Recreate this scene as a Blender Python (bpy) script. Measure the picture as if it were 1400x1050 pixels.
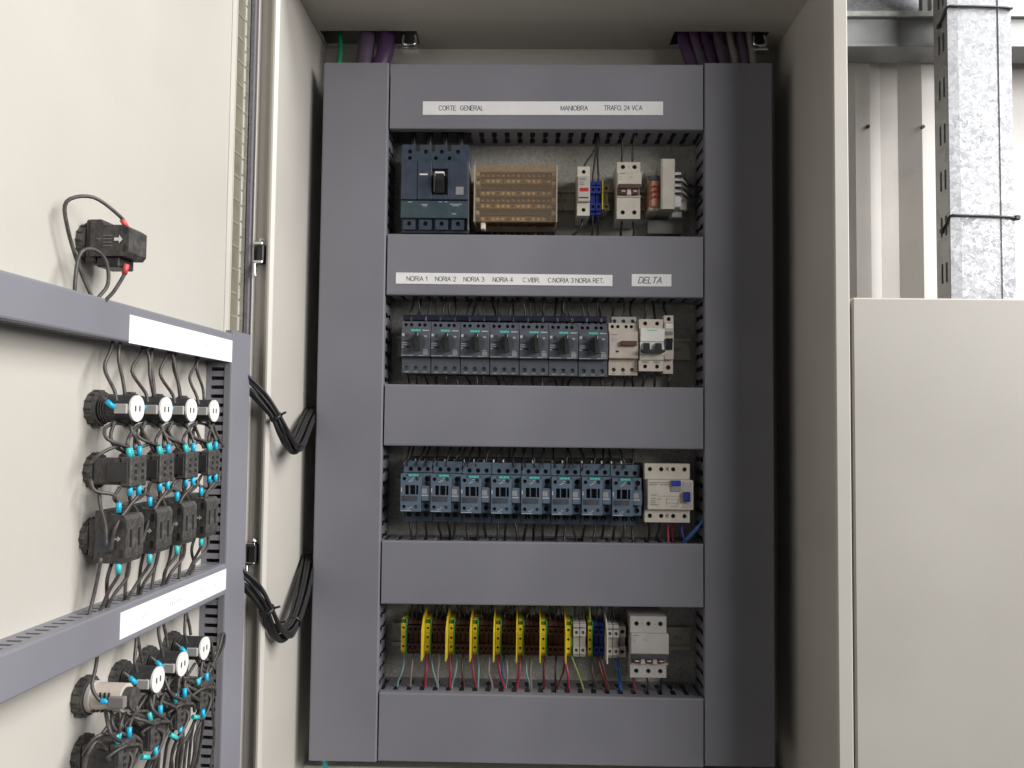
import bpy, math, random
from mathutils import Vector, Matrix
random.seed(7)
S = bpy.context.scene
for o in list(bpy.data.objects): bpy.data.objects.remove(o)
COL = S.collection
MM = 0.001
ZC = 1400.0                                   # height of the lens above the floor, mm
R = math.radians

# ------------------------------------------------------------------ camera
cam = bpy.data.cameras.new('camera'); camo = bpy.data.objects.new('camera', cam); COL.objects.link(camo)
cam.sensor_fit = 'HORIZONTAL'; cam.sensor_width = 36.0; cam.lens = 36.0 * 1090.0 / 1400.0
cam.clip_start = 0.02; cam.clip_end = 60
_p, _y, _r = R(2.67), R(1.02), R(0.616)
fw = Vector((-math.sin(_y) * math.cos(_p), math.cos(_y) * math.cos(_p), math.sin(_p)))
rt = Vector((math.cos(_y), math.sin(_y), 0)); up = rt.cross(fw)
rt2 = rt * math.cos(_r) + up * math.sin(_r); up2 = up * math.cos(_r) - rt * math.sin(_r)
M = Matrix((rt2, up2, -fw)).transposed().to_4x4(); M.translation = (0, 0, ZC * MM)
camo.matrix_world = M
S.camera = camo

# ------------------------------------------------------------------ light: a roof light and a big shed doorway on the right, weak fill from the hall
W = bpy.data.worlds.new('World'); S.world = W; W.use_nodes = True
W.node_tree.nodes['Background'].inputs[0].default_value = (0.95, 0.97, 1.0, 1)
W.node_tree.nodes['Background'].inputs[1].default_value = 0.055
def area(name, loc, target, sx, sy, power, col):
    l = bpy.data.lights.new(name, 'AREA'); l.shape = 'RECTANGLE'; l.size = sx; l.size_y = sy; l.energy = power; l.color = col
    o = bpy.data.objects.new(name, l); COL.objects.link(o); o.location = loc
    o.rotation_euler = (Vector(target) - Vector(loc)).to_track_quat('-Z', 'Y').to_euler()
area('roof_light', (2.95, 0.36, 4.15), (-0.1, 1.0, 1.35), 1.8, 1.8, 200, (1.0, 0.985, 0.965))
area('doorway_light', (2.8, -0.95, 2.45), (-0.1, 1.05, 1.4), 2.3, 1.5, 117, (1.0, 0.975, 0.95))
S.view_settings.view_transform = 'Standard'; S.view_settings.look = 'None'
S.view_settings.exposure = 0.0; S.view_settings.gamma = 1.0; S.view_settings.use_curve_mapping = False
S.render.engine = 'CYCLES'

# ------------------------------------------------------------------ materials
MATS = {}
def mat(name, col, rough=0.5, metal=0.0, var=0.12, scale=60.0, bump=0.0, bscale=400.0, dust=0.0, spec=0.5, coat=0.0, rvar=0.1):
    m = bpy.data.materials.new(name); m.use_nodes = True
    nt = m.node_tree; b = nt.nodes['Principled BSDF']; N = nt.nodes.new; L = nt.links.new
    tc = N('ShaderNodeTexCoord')
    n1 = N('ShaderNodeTexNoise'); n1.inputs['Scale'].default_value = scale; n1.inputs['Detail'].default_value = 6
    L(tc.outputs['Object'], n1.inputs['Vector'])
    r1 = N('ShaderNodeMapRange'); r1.inputs[1].default_value = 0.3; r1.inputs[2].default_value = 0.7
    r1.inputs[3].default_value = 1 - var; r1.inputs[4].default_value = 1 + var; L(n1.outputs['Fac'], r1.inputs[0])
    mx = N('ShaderNodeMix'); mx.data_type = 'RGBA'; mx.blend_type = 'MULTIPLY'; mx.inputs[0].default_value = 1
    mx.inputs[6].default_value = (*col, 1); L(r1.outputs[0], mx.inputs[7])
    out = mx.outputs[2]
    if dust > 0:
        n2 = N('ShaderNodeTexNoise'); n2.inputs['Scale'].default_value = 160; n2.inputs['Detail'].default_value = 8; n2.inputs['Roughness'].default_value = 0.7
        L(tc.outputs['Object'], n2.inputs['Vector'])
        r2 = N('ShaderNodeMapRange'); r2.inputs[1].default_value = 0.42; r2.inputs[2].default_value = 0.75; r2.inputs[3].default_value = 0; r2.inputs[4].default_value = dust
        L(n2.outputs['Fac'], r2.inputs[0])
        m2 = N('ShaderNodeMix'); m2.data_type = 'RGBA'; L(r2.outputs[0], m2.inputs[0]); L(out, m2.inputs[6]); m2.inputs[7].default_value = (0.32, 0.28, 0.22, 1)
        out = m2.outputs[2]
    L(out, b.inputs['Base Color'])
    r3 = N('ShaderNodeMapRange'); r3.inputs[1].default_value = 0.3; r3.inputs[2].default_value = 0.7
    r3.inputs[3].default_value = max(0.03, rough - rvar); r3.inputs[4].default_value = min(1, rough + rvar); L(n1.outputs['Fac'], r3.inputs[0])
    L(r3.outputs[0], b.inputs['Roughness'])
    b.inputs['Metallic'].default_value = metal; b.inputs['Specular IOR Level'].default_value = spec; b.inputs['Coat Weight'].default_value = coat
    if bump > 0:
        n4 = N('ShaderNodeTexNoise'); n4.inputs['Scale'].default_value = bscale; n4.inputs['Detail'].default_value = 3
        L(tc.outputs['Object'], n4.inputs['Vector'])
        bp = N('ShaderNodeBump'); bp.inputs['Strength'].default_value = bump; bp.inputs['Distance'].default_value = 0.001
        L(n4.outputs['Fac'], bp.inputs['Height']); L(bp.outputs[0], b.inputs['Normal'])
    MATS[name] = m; return m
def spangle(name, c0, c1, rough, metal, scale, tint=(0.25, 0.12, 0.08), stain=0.0, bump=0.12):
    m = bpy.data.materials.new(name); m.use_nodes = True
    nt = m.node_tree; b = nt.nodes['Principled BSDF']; N = nt.nodes.new; L = nt.links.new
    tc = N('ShaderNodeTexCoord'); nz = N('ShaderNodeTexNoise'); nz.inputs['Scale'].default_value = scale * 0.7; nz.inputs['Detail'].default_value = 4
    L(tc.outputs['Object'], nz.inputs['Vector'])
    ad = N('ShaderNodeMix'); ad.data_type = 'VECTOR'; ad.inputs[0].default_value = 0.03; L(tc.outputs['Object'], ad.inputs[4]); L(nz.outputs['Color'], ad.inputs[5])
    vo = N('ShaderNodeTexVoronoi'); vo.inputs['Scale'].default_value = scale; L(ad.outputs[1], vo.inputs['Vector'])
    hs = N('ShaderNodeSeparateColor'); L(vo.outputs['Color'], hs.inputs[0])
    mx = N('ShaderNodeMix'); mx.data_type = 'RGBA'; L(hs.outputs[0], mx.inputs[0]); mx.inputs[6].default_value = (*c0, 1); mx.inputs[7].default_value = (*c1, 1)
    n2 = N('ShaderNodeTexNoise'); n2.inputs['Scale'].default_value = 9; n2.inputs['Detail'].default_value = 8; L(tc.outputs['Object'], n2.inputs['Vector'])
    r2 = N('ShaderNodeMapRange'); r2.inputs[1].default_value = 0.45; r2.inputs[2].default_value = 0.7; r2.inputs[3].default_value = 0; r2.inputs[4].default_value = stain
    L(n2.outputs['Fac'], r2.inputs[0])
    m2 = N('ShaderNodeMix'); m2.data_type = 'RGBA'; L(r2.outputs[0], m2.inputs[0]); L(mx.outputs[2], m2.inputs[6]); m2.inputs[7].default_value = (*tint, 1)
    L(m2.outputs[2], b.inputs['Base Color'])
    r3 = N('ShaderNodeMapRange'); r3.inputs[3].default_value = rough - 0.1; r3.inputs[4].default_value = rough + 0.15; L(hs.outputs[1], r3.inputs[0]); L(r3.outputs[0], b.inputs['Roughness'])
    b.inputs['Metallic'].default_value = metal
    bp = N('ShaderNodeBump'); bp.inputs['Strength'].default_value = bump; bp.inputs['Distance'].default_value = 0.001; L(hs.outputs[0], bp.inputs['Height']); L(bp.outputs[0], b.inputs['Normal'])
    MATS[name] = m; return m
mat('paint', (0.525, 0.500, 0.458), 0.42, var=0.03, scale=5, bump=0.12, bscale=900, dust=0.05)
mat('paint_edge', (0.58, 0.555, 0.51), 0.38, var=0.03, scale=8)
mat('duct', (0.206, 0.206, 0.236), 0.42, var=0.05, scale=7, bump=0.35, bscale=11, dust=0.06)
mat('gasket', (0.16, 0.15, 0.17), 0.7, var=0.2, scale=150, bump=0.3, bscale=500)
mat('olive_pale', (0.235, 0.22, 0.17), 0.55, var=0.15, scale=40)
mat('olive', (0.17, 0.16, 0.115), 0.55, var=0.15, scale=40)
mat('black', (0.018, 0.018, 0.02), 0.45, var=0.2)
mat('black_soft', (0.030, 0.030, 0.032), 0.5, var=0.25, dust=0.06)
mat('wire_black', (0.022, 0.021, 0.022), 0.42, var=0.25, scale=90)
mat('wire_door', (0.045, 0.042, 0.042), 0.45, var=0.25, scale=90, dust=0.3)
mat('dusty_black', (0.042, 0.041, 0.042), 0.6, var=0.25, dust=0.30, bump=0.15)
mat('slate', (0.088, 0.101, 0.126), 0.42, var=0.10, dust=0.10)
mat('slate_dark', (0.046, 0.053, 0.066), 0.45, var=0.12, dust=0.12)
mat('petrol', (0.096, 0.137, 0.186), 0.40, var=0.10, dust=0.08)
mat('petrol_dark', (0.040, 0.060, 0.088), 0.42, var=0.12, dust=0.10)
mat('steel_blue', (0.040, 0.056, 0.084), 0.4, var=0.08, dust=0.06)
mat('steel_teal', (0.040, 0.068, 0.085), 0.4, var=0.08, dust=0.08)
mat('teal', (0.10, 0.62, 0.55), 0.45, var=0.05)
mat('print_pale', (0.45, 0.46, 0.48), 0.5, var=0.1)
mat('sticker', (0.27, 0.27, 0.28), 0.5, var=0.2, scale=500)
mat('white', (0.80, 0.79, 0.77), 0.45, var=0.03)
mat('paper', (0.83, 0.82, 0.83), 0.6, var=0.03)
mat('ink', (0.05, 0.05, 0.06), 0.6)
mat('ink_faint', (0.62, 0.61, 0.62), 0.6)
mat('ivory', (0.60, 0.56, 0.49), 0.45, var=0.06, dust=0.12)
mat('ivory_dusty', (0.56, 0.50, 0.44), 0.55, var=0.1, dust=0.3)
mat('light_grey', (0.45, 0.43, 0.41), 0.45, var=0.06, dust=0.12)
mat('mid_grey', (0.20, 0.19, 0.185), 0.5, var=0.1, dust=0.1)
mat('maroon', (0.10, 0.045, 0.04), 0.5, var=0.15)
mat('brown_block', (0.060, 0.021, 0.014), 0.4, var=0.15, dust=0.10)
mat('yellow', (0.66, 0.51, 0.02), 0.4, var=0.06, dust=0.08)
mat('green', (0.06, 0.26, 0.08), 0.4, var=0.1, dust=0.08)
mat('blue', (0.015, 0.035, 0.22), 0.4, var=0.12)
mat('busbar_blue', (0.010, 0.012, 0.032), 0.4, var=0.2)
mat('bright_blue', (0.03, 0.05, 0.42), 0.4)
mat('red', (0.45, 0.03, 0.025), 0.4, var=0.1)
mat('dark_red', (0.13, 0.02, 0.025), 0.45)
mat('ferrule_blue', (0.015, 0.42, 0.66), 0.35, var=0.1)
mat('ferrule_teal', (0.05, 0.50, 0.50), 0.4, var=0.1)
mat('ferrule_red', (0.62, 0.08, 0.08), 0.4)
mat('wire_red', (0.33, 0.05, 0.08), 0.4); mat('wire_teal', (0.22, 0.36, 0.34), 0.4); mat('wire_pink', (0.30, 0.23, 0.22), 0.45)
mat('wire_brown', (0.10, 0.06, 0.05), 0.45); mat('wire_blue', (0.04, 0.12, 0.32), 0.4); mat('wire_lime', (0.30, 0.38, 0.10), 0.4)
mat('wire_grey', (0.30, 0.28, 0.28), 0.45); mat('wire_green', (0.01, 0.26, 0.13), 0.4); mat('wire_purple', (0.085, 0.042, 0.11), 0.45); mat('wire_mauve', (0.12, 0.085, 0.14), 0.45)
mat('aqua', (0.03, 0.50, 0.52), 0.4)
mat('chrome', (0.75, 0.75, 0.75), 0.18, metal=1.0, var=0.05)
mat('screw', (0.30, 0.29, 0.28), 0.38, metal=0.9, var=0.2)
mat('screw_dark', (0.02, 0.02, 0.024), 0.5, metal=0.2, var=0.2)
mat('pale_brass', (0.58, 0.50, 0.38), 0.4, metal=0.3, var=0.3, scale=300)
mat('brass', (0.25, 0.175, 0.105), 0.42, metal=0.4, var=0.25, scale=200)
mat('block_brown', (0.022, 0.013, 0.008), 0.5, var=0.2)
mat('orange', (0.50, 0.26, 0.17), 0.55, var=0.2)
mat('rail', (0.58, 0.56, 0.46), 0.32, metal=0.25, var=0.12, scale=30)
mat('wallsheet', (0.67, 0.645, 0.62), 0.35, var=0.06, scale=6, dust=0.12)
mat('beam', (0.27, 0.275, 0.275), 0.45, metal=0.55, var=0.15, scale=20)
spangle('plate', (0.44, 0.43, 0.385), (0.62, 0.61, 0.56), 0.32, 0.25, 260, stain=0.10, bump=0.6)
spangle('galv', (0.25, 0.26, 0.28), (0.40, 0.41, 0.43), 0.46, 0.45, 150, tint=(0.34, 0.35, 0.365), stain=0.5, bump=0.25)
spangle('galv_dark', (0.36, 0.36, 0.35), (0.46, 0.46, 0.44), 0.4, 0.55, 60, tint=(0.3, 0.28, 0.25), stain=0.3)
# tinted see-through cover
m = bpy.data.materials.new('amber_cover'); m.use_nodes = True; nt = m.node_tree; b = nt.nodes['Principled BSDF']
tr = nt.nodes.new('ShaderNodeBsdfTransparent'); tr.inputs[0].default_value = (0.97, 0.91, 0.82, 1)
mxs = nt.nodes.new('ShaderNodeMixShader'); mxs.inputs[0].default_value = 0.11
b.inputs['Base Color'].default_value = (0.60, 0.50, 0.39, 1); b.inputs['Roughness'].default_value = 0.2
nt.links.new(tr.outputs[0], mxs.inputs[1]); nt.links.new(b.outputs[0], mxs.inputs[2]); nt.links.new(mxs.outputs[0], nt.nodes['Material Output'].inputs['Surface'])
MATS['amber_cover'] = m
m = bpy.data.materials.new('clear_wall'); m.use_nodes = True; nt = m.node_tree; b = nt.nodes['Principled BSDF']
tr = nt.nodes.new('ShaderNodeBsdfTransparent'); mxs = nt.nodes.new('ShaderNodeMixShader'); mxs.inputs[0].default_value = 0.6
b.inputs['Base Color'].default_value = (0.62, 0.54, 0.46, 1); b.inputs['Roughness'].default_value = 0.25
nt.links.new(tr.outputs[0], mxs.inputs[1]); nt.links.new(b.outputs[0], mxs.inputs[2]); nt.links.new(mxs.outputs[0], nt.nodes['Material Output'].inputs['Surface'])
MATS['clear_wall'] = m

# ------------------------------------------------------------------ mesh helpers (millimetres in, metres out)
class MB:
    def __init__(s): s.v = []; s.f = []; s.sm = []
    def add(s, vs, fs, smooth=False):
        k = len(s.v); s.v += [tuple(q) for q in vs]
        for f in fs: s.f.append(tuple(i + k for i in f)); s.sm.append(smooth)
        return s
    def box(s, x0, x1, y0, y1, z0, z1, c=0.0):
        if x0 > x1: x0, x1 = x1, x0
        if y0 > y1: y0, y1 = y1, y0
        if z0 > z1: z0, z1 = z1, z0
        c = min(c, (x1 - x0) * .45, (y1 - y0) * .45, (z1 - z0) * .45)
        if c <= 0:
            v = [(x, y, z) for x in (x0, x1) for y in (y0, y1) for z in (z0, z1)]
            return s.add(v, [(0, 1, 3, 2), (4, 6, 7, 5), (0, 4, 5, 1), (2, 3, 7, 6), (0, 2, 6, 4), (1, 5, 7, 3)])
        v = []; X = (x0, x1); Y = (y0, y1); Z = (z0, z1); I = {}
        for i in (0, 1):
            for j in (0, 1):
                for k in (0, 1):
                    sx, sy, sz = (1 - 2 * i) * c, (1 - 2 * j) * c, (1 - 2 * k) * c
                    I[i, j, k] = len(v)
                    v += [(X[i], Y[j] + sy, Z[k] + sz), (X[i] + sx, Y[j], Z[k] + sz), (X[i] + sx, Y[j] + sy, Z[k])]
        f = []
        for a in (0, 1):
            q = [I[a, 0, 0], I[a, 0, 1], I[a, 1, 1], I[a, 1, 0]]; f.append(q if a == 0 else q[::-1])
            q = [I[0, a, 0] + 1, I[1, a, 0] + 1, I[1, a, 1] + 1, I[0, a, 1] + 1]; f.append(q if a == 0 else q[::-1])
            q = [I[0, 0, a] + 2, I[0, 1, a] + 2, I[1, 1, a] + 2, I[1, 0, a] + 2]; f.append(q if a == 0 else q[::-1])
        for a in (0, 1):
            for bb in (0, 1):
                fl = (a + bb) % 2
                q = [I[a, bb, 0], I[a, bb, 0] + 1, I[a, bb, 1] + 1, I[a, bb, 1]]; f.append(q if fl else q[::-1])
                q = [I[a, 0, bb], I[a, 1, bb], I[a, 1, bb] + 2, I[a, 0, bb] + 2]; f.append(q if fl else q[::-1])
                q = [I[0, a, bb] + 1, I[0, a, bb] + 2, I[1, a, bb] + 2, I[1, a, bb] + 1]; f.append(q if fl else q[::-1])
        for (i, j, k), n in I.items():
            q = [n, n + 1, n + 2]; f.append(q if (i + j + k) % 2 else q[::-1])
        return s.add(v, f)
    def prism(s, poly, axis, a0, a1):
        def P(u, w, a): return (a, u, w) if axis == 'x' else ((u, a, w) if axis == 'y' else (u, w, a))
        n = len(poly)
        v = [P(u, w, a0) for u, w in poly] + [P(u, w, a1) for u, w in poly]
        return s.add(v, [tuple(range(n))[::-1], tuple(range(n, 2 * n))] + [(i, (i + 1) % n, (i + 1) % n + n, i + n) for i in range(n)])
    def cyl(s, c, axis, r, a0, a1, n=12, r1=None, smooth=True):
        r1 = r if r1 is None else r1; v = []
        for a, rr in ((a0, r), (a1, r1)):
            for i in range(n):
                t = 2 * math.pi * i / n; u, w = c[0] + rr * math.cos(t), c[1] + rr * math.sin(t)
                v.append((a, u, w) if axis == 'x' else ((u, a, w) if axis == 'y' else (u, w, a)))
        s.add(v, [(i, (i + 1) % n, (i + 1) % n + n, i + n) for i in range(n)], smooth)
        return s.add(v, [tuple(range(n))[::-1], tuple(range(n, 2 * n))])
    def tube(s, pts, r, n=7, sub=5):
        P = [Vector(p) for p in pts]
        if len(P) > 2 and sub > 1:
            Q = []; E = [P[0] * 2 - P[1]] + P + [P[-1] * 2 - P[-2]]
            for i in range(1, len(E) - 2):
                for k in range(sub):
                    t = k / sub; a, b_, c, d = E[i - 1], E[i], E[i + 1], E[i + 2]
                    Q.append(0.5 * ((2 * b_) + (c - a) * t + (2 * a - 5 * b_ + 4 * c - d) * t * t + (3 * b_ - a - 3 * c + d) * t ** 3))
            Q.append(P[-1]); P = Q
        T = [(P[min(i + 1, len(P) - 1)] - P[max(i - 1, 0)]).normalized() for i in range(len(P))]
        ref = Vector((0, 1, 0)) if abs(T[0].y) < .9 else Vector((1, 0, 0)); v = []
        nrm = (ref - T[0] * ref.dot(T[0])).normalized()
        for p, t in zip(P, T):
            nrm = (nrm - t * nrm.dot(t)).normalized(); bi = t.cross(nrm)
            for i in range(n):
                a = 2 * math.pi * i / n; v.append(p + (nrm * math.cos(a) + bi * math.sin(a)) * r)
        f = [(k * n + i, k * n + (i + 1) % n, (k + 1) * n + (i + 1) % n, (k + 1) * n + i) for k in range(len(P) - 1) for i in range(n)]
        s.add(v, f, True); k = (len(P) - 1) * n
        kk = len(s.v) - len(v)
        s.f.append(tuple(range(kk, kk + n))[::-1]); s.sm.append(False); s.f.append(tuple(range(kk + k, kk + k + n))); s.sm.append(False)
        return s
    def holes(s, x0, x1, z0, z1, yf, yb, cs, r, depth=6.0, n=12):
        """a block whose front (y = yf) has real round holes at cs = [(x, z), ...] in one row; open at nothing but the holes"""
        v = [(x0, yf, z0), (x1, yf, z0), (x1, yf, z1), (x0, yf, z1), (x0, yb, z0), (x1, yb, z0), (x1, yb, z1), (x0, yb, z1)]
        s.add(v, [(4, 5, 6, 7)[::-1], (0, 4, 7, 3)[::-1], (1, 2, 6, 5)[::-1], (3, 7, 6, 2)[::-1], (0, 1, 5, 4)[::-1]])
        cs = sorted(cs); ed = [x0] + [(a[0] + b_[0]) / 2 for a, b_ in zip(cs, cs[1:])] + [x1]
        for i, (cx, cz) in enumerate(cs):
            a, b_ = ed[i], ed[i + 1]; ring = []; out = []; zz0, zz1 = z0, z1
            e = min(b_ - cx, cx - a, z1 - cz, cz - z0)
            if b_ - cx > e * 1.4: s.add([(cx + e * 1.4, yf, z0), (b_, yf, z0), (b_, yf, z1), (cx + e * 1.4, yf, z1)], [(0, 1, 2, 3)]); b_ = cx + e * 1.4
            if cx - a > e * 1.4: s.add([(a, yf, z0), (cx - e * 1.4, yf, z0), (cx - e * 1.4, yf, z1), (a, yf, z1)], [(0, 1, 2, 3)]); a = cx - e * 1.4
            if z1 - cz > e * 1.4: s.add([(a, yf, cz + e * 1.4), (b_, yf, cz + e * 1.4), (b_, yf, z1), (a, yf, z1)], [(0, 1, 2, 3)]); zz1 = cz + e * 1.4
            if cz - z0 > e * 1.4: s.add([(a, yf, z0), (b_, yf, z0), (b_, yf, cz - e * 1.4), (a, yf, cz - e * 1.4)], [(0, 1, 2, 3)]); zz0 = cz - e * 1.4
            for k in range(n):
                t = 2 * math.pi * (k + .5) / n; dx, dz = math.cos(t), math.sin(t)
                ring.append((cx + r * dx, cz + r * dz))
                tx = ((b_ - cx) / dx if dx > 0 else (a - cx) / dx) if abs(dx) > 1e-6 else 1e9
                tz = ((zz1 - cz) / dz if dz > 0 else (zz0 - cz) / dz) if abs(dz) > 1e-6 else 1e9
                q = min(tx, tz); out.append((cx + q * dx, cz + q * dz, tx < tz))
            V = [(x, yf, z) for x, z in ring] + [(x, yf + depth, z) for x, z in ring] + [(x, yf, z) for x, z, _ in out]
            F = []
            for k in range(n):
                j = (k + 1) % n
                F.append((k, j, j + n, k + n)); F.append((k, k + 2 * n, j + 2 * n, j))
                if out[k][2] != out[j][2]:
                    o0, o1 = out[k], out[j]; cxn = o0[0] if o0[2] else o1[0]; czn = o1[1] if o0[2] else o0[1]
                    V.append((cxn, yf, czn)); F.append((k + 2 * n, len(V) - 1, j + 2 * n))
            F.append(tuple(range(n, 2 * n)))
            s.add(V, F)
        return s
    def mesh(s, name, material):
        me = bpy.data.meshes.new(name); me.from_pydata([(a * MM, b_ * MM, c * MM) for a, b_, c in s.v], [], s.f)
        me.polygons.foreach_set('use_smooth', s.sm); me.materials.append(MATS[material]); me.update(); return me
    def build(s, name, material, parent=None, loc=(0, 0, 0)):
        return link(name, s.mesh(name, material), parent, loc)
def link(name, me, parent=None, loc=(0, 0, 0)):
    o = bpy.data.objects.new(name, me); COL.objects.link(o); o.parent = parent
    o.location = (loc[0] * MM, loc[1] * MM, (loc[2] + (0 if parent else ZC)) * MM); return o
def tag(o, label=None, cat=None, group=None, kind=None):
    if label: o['label'] = label
    if cat: o['category'] = cat
    if group: o['group'] = group
    if kind: o['kind'] = kind
    return o
def thing(name, label, cat, loc, rot=(0, 0, 0), group=None):
    o = bpy.data.objects.new(name, None); COL.objects.link(o); o.empty_display_size = 0.02
    o.location = (loc[0] * MM, loc[1] * MM, (loc[2] + ZC) * MM); o.rotation_euler = rot
    return tag(o, label, cat, group)
def copy_tree(o, parent=None):
    c = o.copy(); COL.objects.link(c); c.parent = parent
    for ch in [x for x in KIDS.get(o.name, ())]: copy_tree(ch, c)
    return c
KIDS = {}
def index_kids(root):
    for o in bpy.data.objects:
        if o.parent: KIDS.setdefault(o.parent.name, [])
    for o in [root] + list(root.children_recursive): KIDS[o.name] = list(o.children)
def _arc(cx, cy, rx, ry, a0, a1, n=8): return [(cx + rx * math.cos(R(a0 + (a1 - a0) * i / n)), cy + ry * math.sin(R(a0 + (a1 - a0) * i / n))) for i in range(n + 1)]
GL = {'A': (.72, [[(0, 0), (.36, 1), (.72, 0)], [(.14, .36), (.58, .36)]]), 'B': (.62, [[(0, 0), (0, 1), (.34, 1)] + _arc(.34, .76, .24, .24, 90, -90) + [(0, .52)], [(.34, .52)] + _arc(.36, .26, .26, .26, 90, -90) + [(0, 0)]]),
      'C': (.70, [_arc(.38, .5, .38, .5, 50, 310, 12)]), 'D': (.68, [[(0, 0), (0, 1), (.3, 1)] + _arc(.3, .5, .38, .5, 90, -90, 10) + [(0, 0)]]), 'E': (.58, [[(.58, 1), (0, 1), (0, 0), (.58, 0)], [(0, .52), (.52, .52)]]),
      'F': (.55, [[(.55, 1), (0, 1), (0, 0)], [(0, .5), (.48, .5)]]), 'G': (.74, [_arc(.38, .5, .38, .5, 50, 320, 12) + [(.72, .46), (.42, .46)]]), 'I': (.06, [[(.03, 0), (.03, 1)]]), 'L': (.50, [[(0, 1), (0, 0), (.5, 0)]]),
      'M': (.76, [[(0, 0), (0, 1), (.38, .1), (.76, 1), (.76, 0)]]), 'N': (.66, [[(0, 0), (0, 1), (.66, 0), (.66, 1)]]), 'O': (.78, [_arc(.39, .5, .39, .5, 0, 360, 16)]),
      'R': (.66, [[(0, 0), (0, 1), (.36, 1)] + _arc(.36, .76, .25, .24, 90, -90) + [(0, .52)], [(.34, .52), (.66, 0)]]), 'S': (.60, [_arc(.3, .75, .28, .25, 30, 270, 8) + _arc(.3, .25, .3, .25, 90, -150, 8)]),
      'T': (.64, [[(0, 1), (.64, 1)], [(.32, 1), (.32, 0)]]), 'V': (.68, [[(0, 1), (.34, 0), (.68, 1)]]), '1': (.30, [[(0, .74), (.22, 1), (.22, 0)]]), '2': (.55, [_arc(.27, .72, .27, .28, 170, -30, 8) + [(0, 0), (.56, 0)]]),
      '3': (.55, [_arc(.26, .76, .25, .24, 160, -90, 8), _arc(.26, .26, .28, .26, 90, -160, 8)]), '4': (.56, [[(.42, 0), (.42, 1), (0, .3), (.56, .3)]]), '.': (.08, [[(.04, 0), (.04, .1)]]), ' ': (.26, [])}
def txt(body, x0, x1, z, h, y, material, parent, name='lettering', shear=0.0, bold=0.125):
    """flat printed capitals in the plane y, facing -y, fitted between x0 and x1"""
    seg = []; x = 0.0
    for ch in body:
        w, st = GL[ch]
        for line in st:
            for p, q_ in zip(line, line[1:]): seg.append((x + p[0] + shear * p[1], p[1], x + q_[0] + shear * q_[1], q_[1]))
        x += w + .17
    sx = (x1 - x0) / max(x - .17 + shear, .1); mb = MB(); t = bold * h / 2
    for k, (a, b_, c, d) in enumerate(seg):
        A = Vector((x0 + a * sx, z - h / 2 + b_ * h)); B = Vector((x0 + c * sx, z - h / 2 + d * h)); u = B - A
        if u.length < 1e-6: continue
        u.normalize(); nn = Vector((-u.y, u.x)) * t; A -= u * t * .7; B += u * t * .7; yy = y - 0.0004 * (k % 40)
        mb.add([(A.x + nn.x, yy, A.y + nn.y), (A.x - nn.x, yy, A.y - nn.y), (B.x - nn.x, yy, B.y - nn.y), (B.x + nn.x, yy, B.y + nn.y)], [(0, 1, 2, 3)])
    return mb.build(name, material, parent)
ORD = ['first', 'second', 'third', 'fourth', 'fifth', 'sixth', 'seventh', 'eighth', 'ninth', 'tenth']
def wire(pts, r, material, label, group=None, ends=(), sub=5, name='wire', n=7):
    """one wire; ends = [(p, q, radius, material)] little sleeves that belong to it"""
    o0 = Vector(pts[0]); o = MB().tube([Vector(p) - o0 for p in pts], r, n, sub).build(name, material, None, o0)
    tag(o, label, 'wire', group)
    for p, q, rr, mm in ends: MB().tube([Vector(p) - o0, Vector(q) - o0], rr, 8, 1).build('ferrule', mm, o)
    return o
SCREW = {}
def screw(parent, x, y, z, r, material='screw'):
    k = (round(r, 1), material)
    if k not in SCREW:
        mb = MB().cyl((0, 0), 'y', r, 0, 1.2, 10); mb.box(-r * .8, r * .8, -0.25, 0.0, -r * .16, r * .16)
        SCREW[k] = mb.mesh('screw', material)
    o = link('screw', SCREW[k], parent, (x, y, z)); o.rotation_euler = (0, random.uniform(-1, 1), 0); return o

YP = 1280.0     # mounting plate face
YR = 1273.0     # DIN rail face
YT = 1200.0     # front of the wiring ducts

# ================================================================== the cabinet
cab = thing('electrical_cabinet', 'beige steel electrical control cabinet standing open with its left door swung out', 'cabinet', (33, 1300, -620))
cz = 620.0      # local z offset: local = world z + cz
def cb(name, material, *boxes, c=0.0, parent=None):
    mb = MB()
    for x0, x1, y0, y1, z0, z1 in boxes: mb.box(x0 - 33, x1 - 33, y0 - 1300, y1 - 1300, z0 + cz, z1 + cz, c)
    return mb.build(name, material, parent or cab)
cb('back_wall', 'paint', (-342, 408, 1300, 1302, -620, 702))
lw = cb('side_wall', 'paint', (-342, -340, 1052, 1300, -620, 621))
rw = cb('side_wall', 'paint', (406, 408, 1052, 1300, -620, 621))
cb('front_lip', 'paint_edge', (-349, -338.5, 1046, 1056, -640, 700), c=4)
cb('front_lip', 'paint_edge', (404.5, 424, 1048, 1056, -640, 700), c=1.5)
cb('outer_skin', 'paint', (408.5, 424, 1056.5, 1302, -640, 700))
gut = cb('rain_gutter', 'paint', (-366, -350.5, 1060, 1064, -640, 700), (-368, -366, 1050, 1064, -640, 700), c=0.6)
cb('outer_skin', 'paint', (-366, -342.5, 1064.5, 1302, -640, 700))
cb('ceiling', 'paint', (-340, 406, 1052, 1239, 619, 621), (-340, 406, 1286, 1300, 619, 621), (-180, 229, 1239, 1286, 619, 621),
   (-340, -335, 1239, 1286, 619, 621), (380, 406, 1239, 1286, 619, 621))
cb('front_lip', 'paint_edge', (-338, 404, 1048, 1056, 640, 700), c=1.2)
cb('added_light_shield', 'paint', (-342, 408, 1056, 1058, 622, 700), (-342, 408, 1058, 1302, 700, 702), (-344, -342, 1058, 1302, 622, 700), (408, 410, 1058, 1302, 622, 700))  # added box above the ceiling; with the raised back wall it blocks stray light
cb('floor_plate', 'paint', (-340, 406, 1052, 1300, -622, -620))
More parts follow.
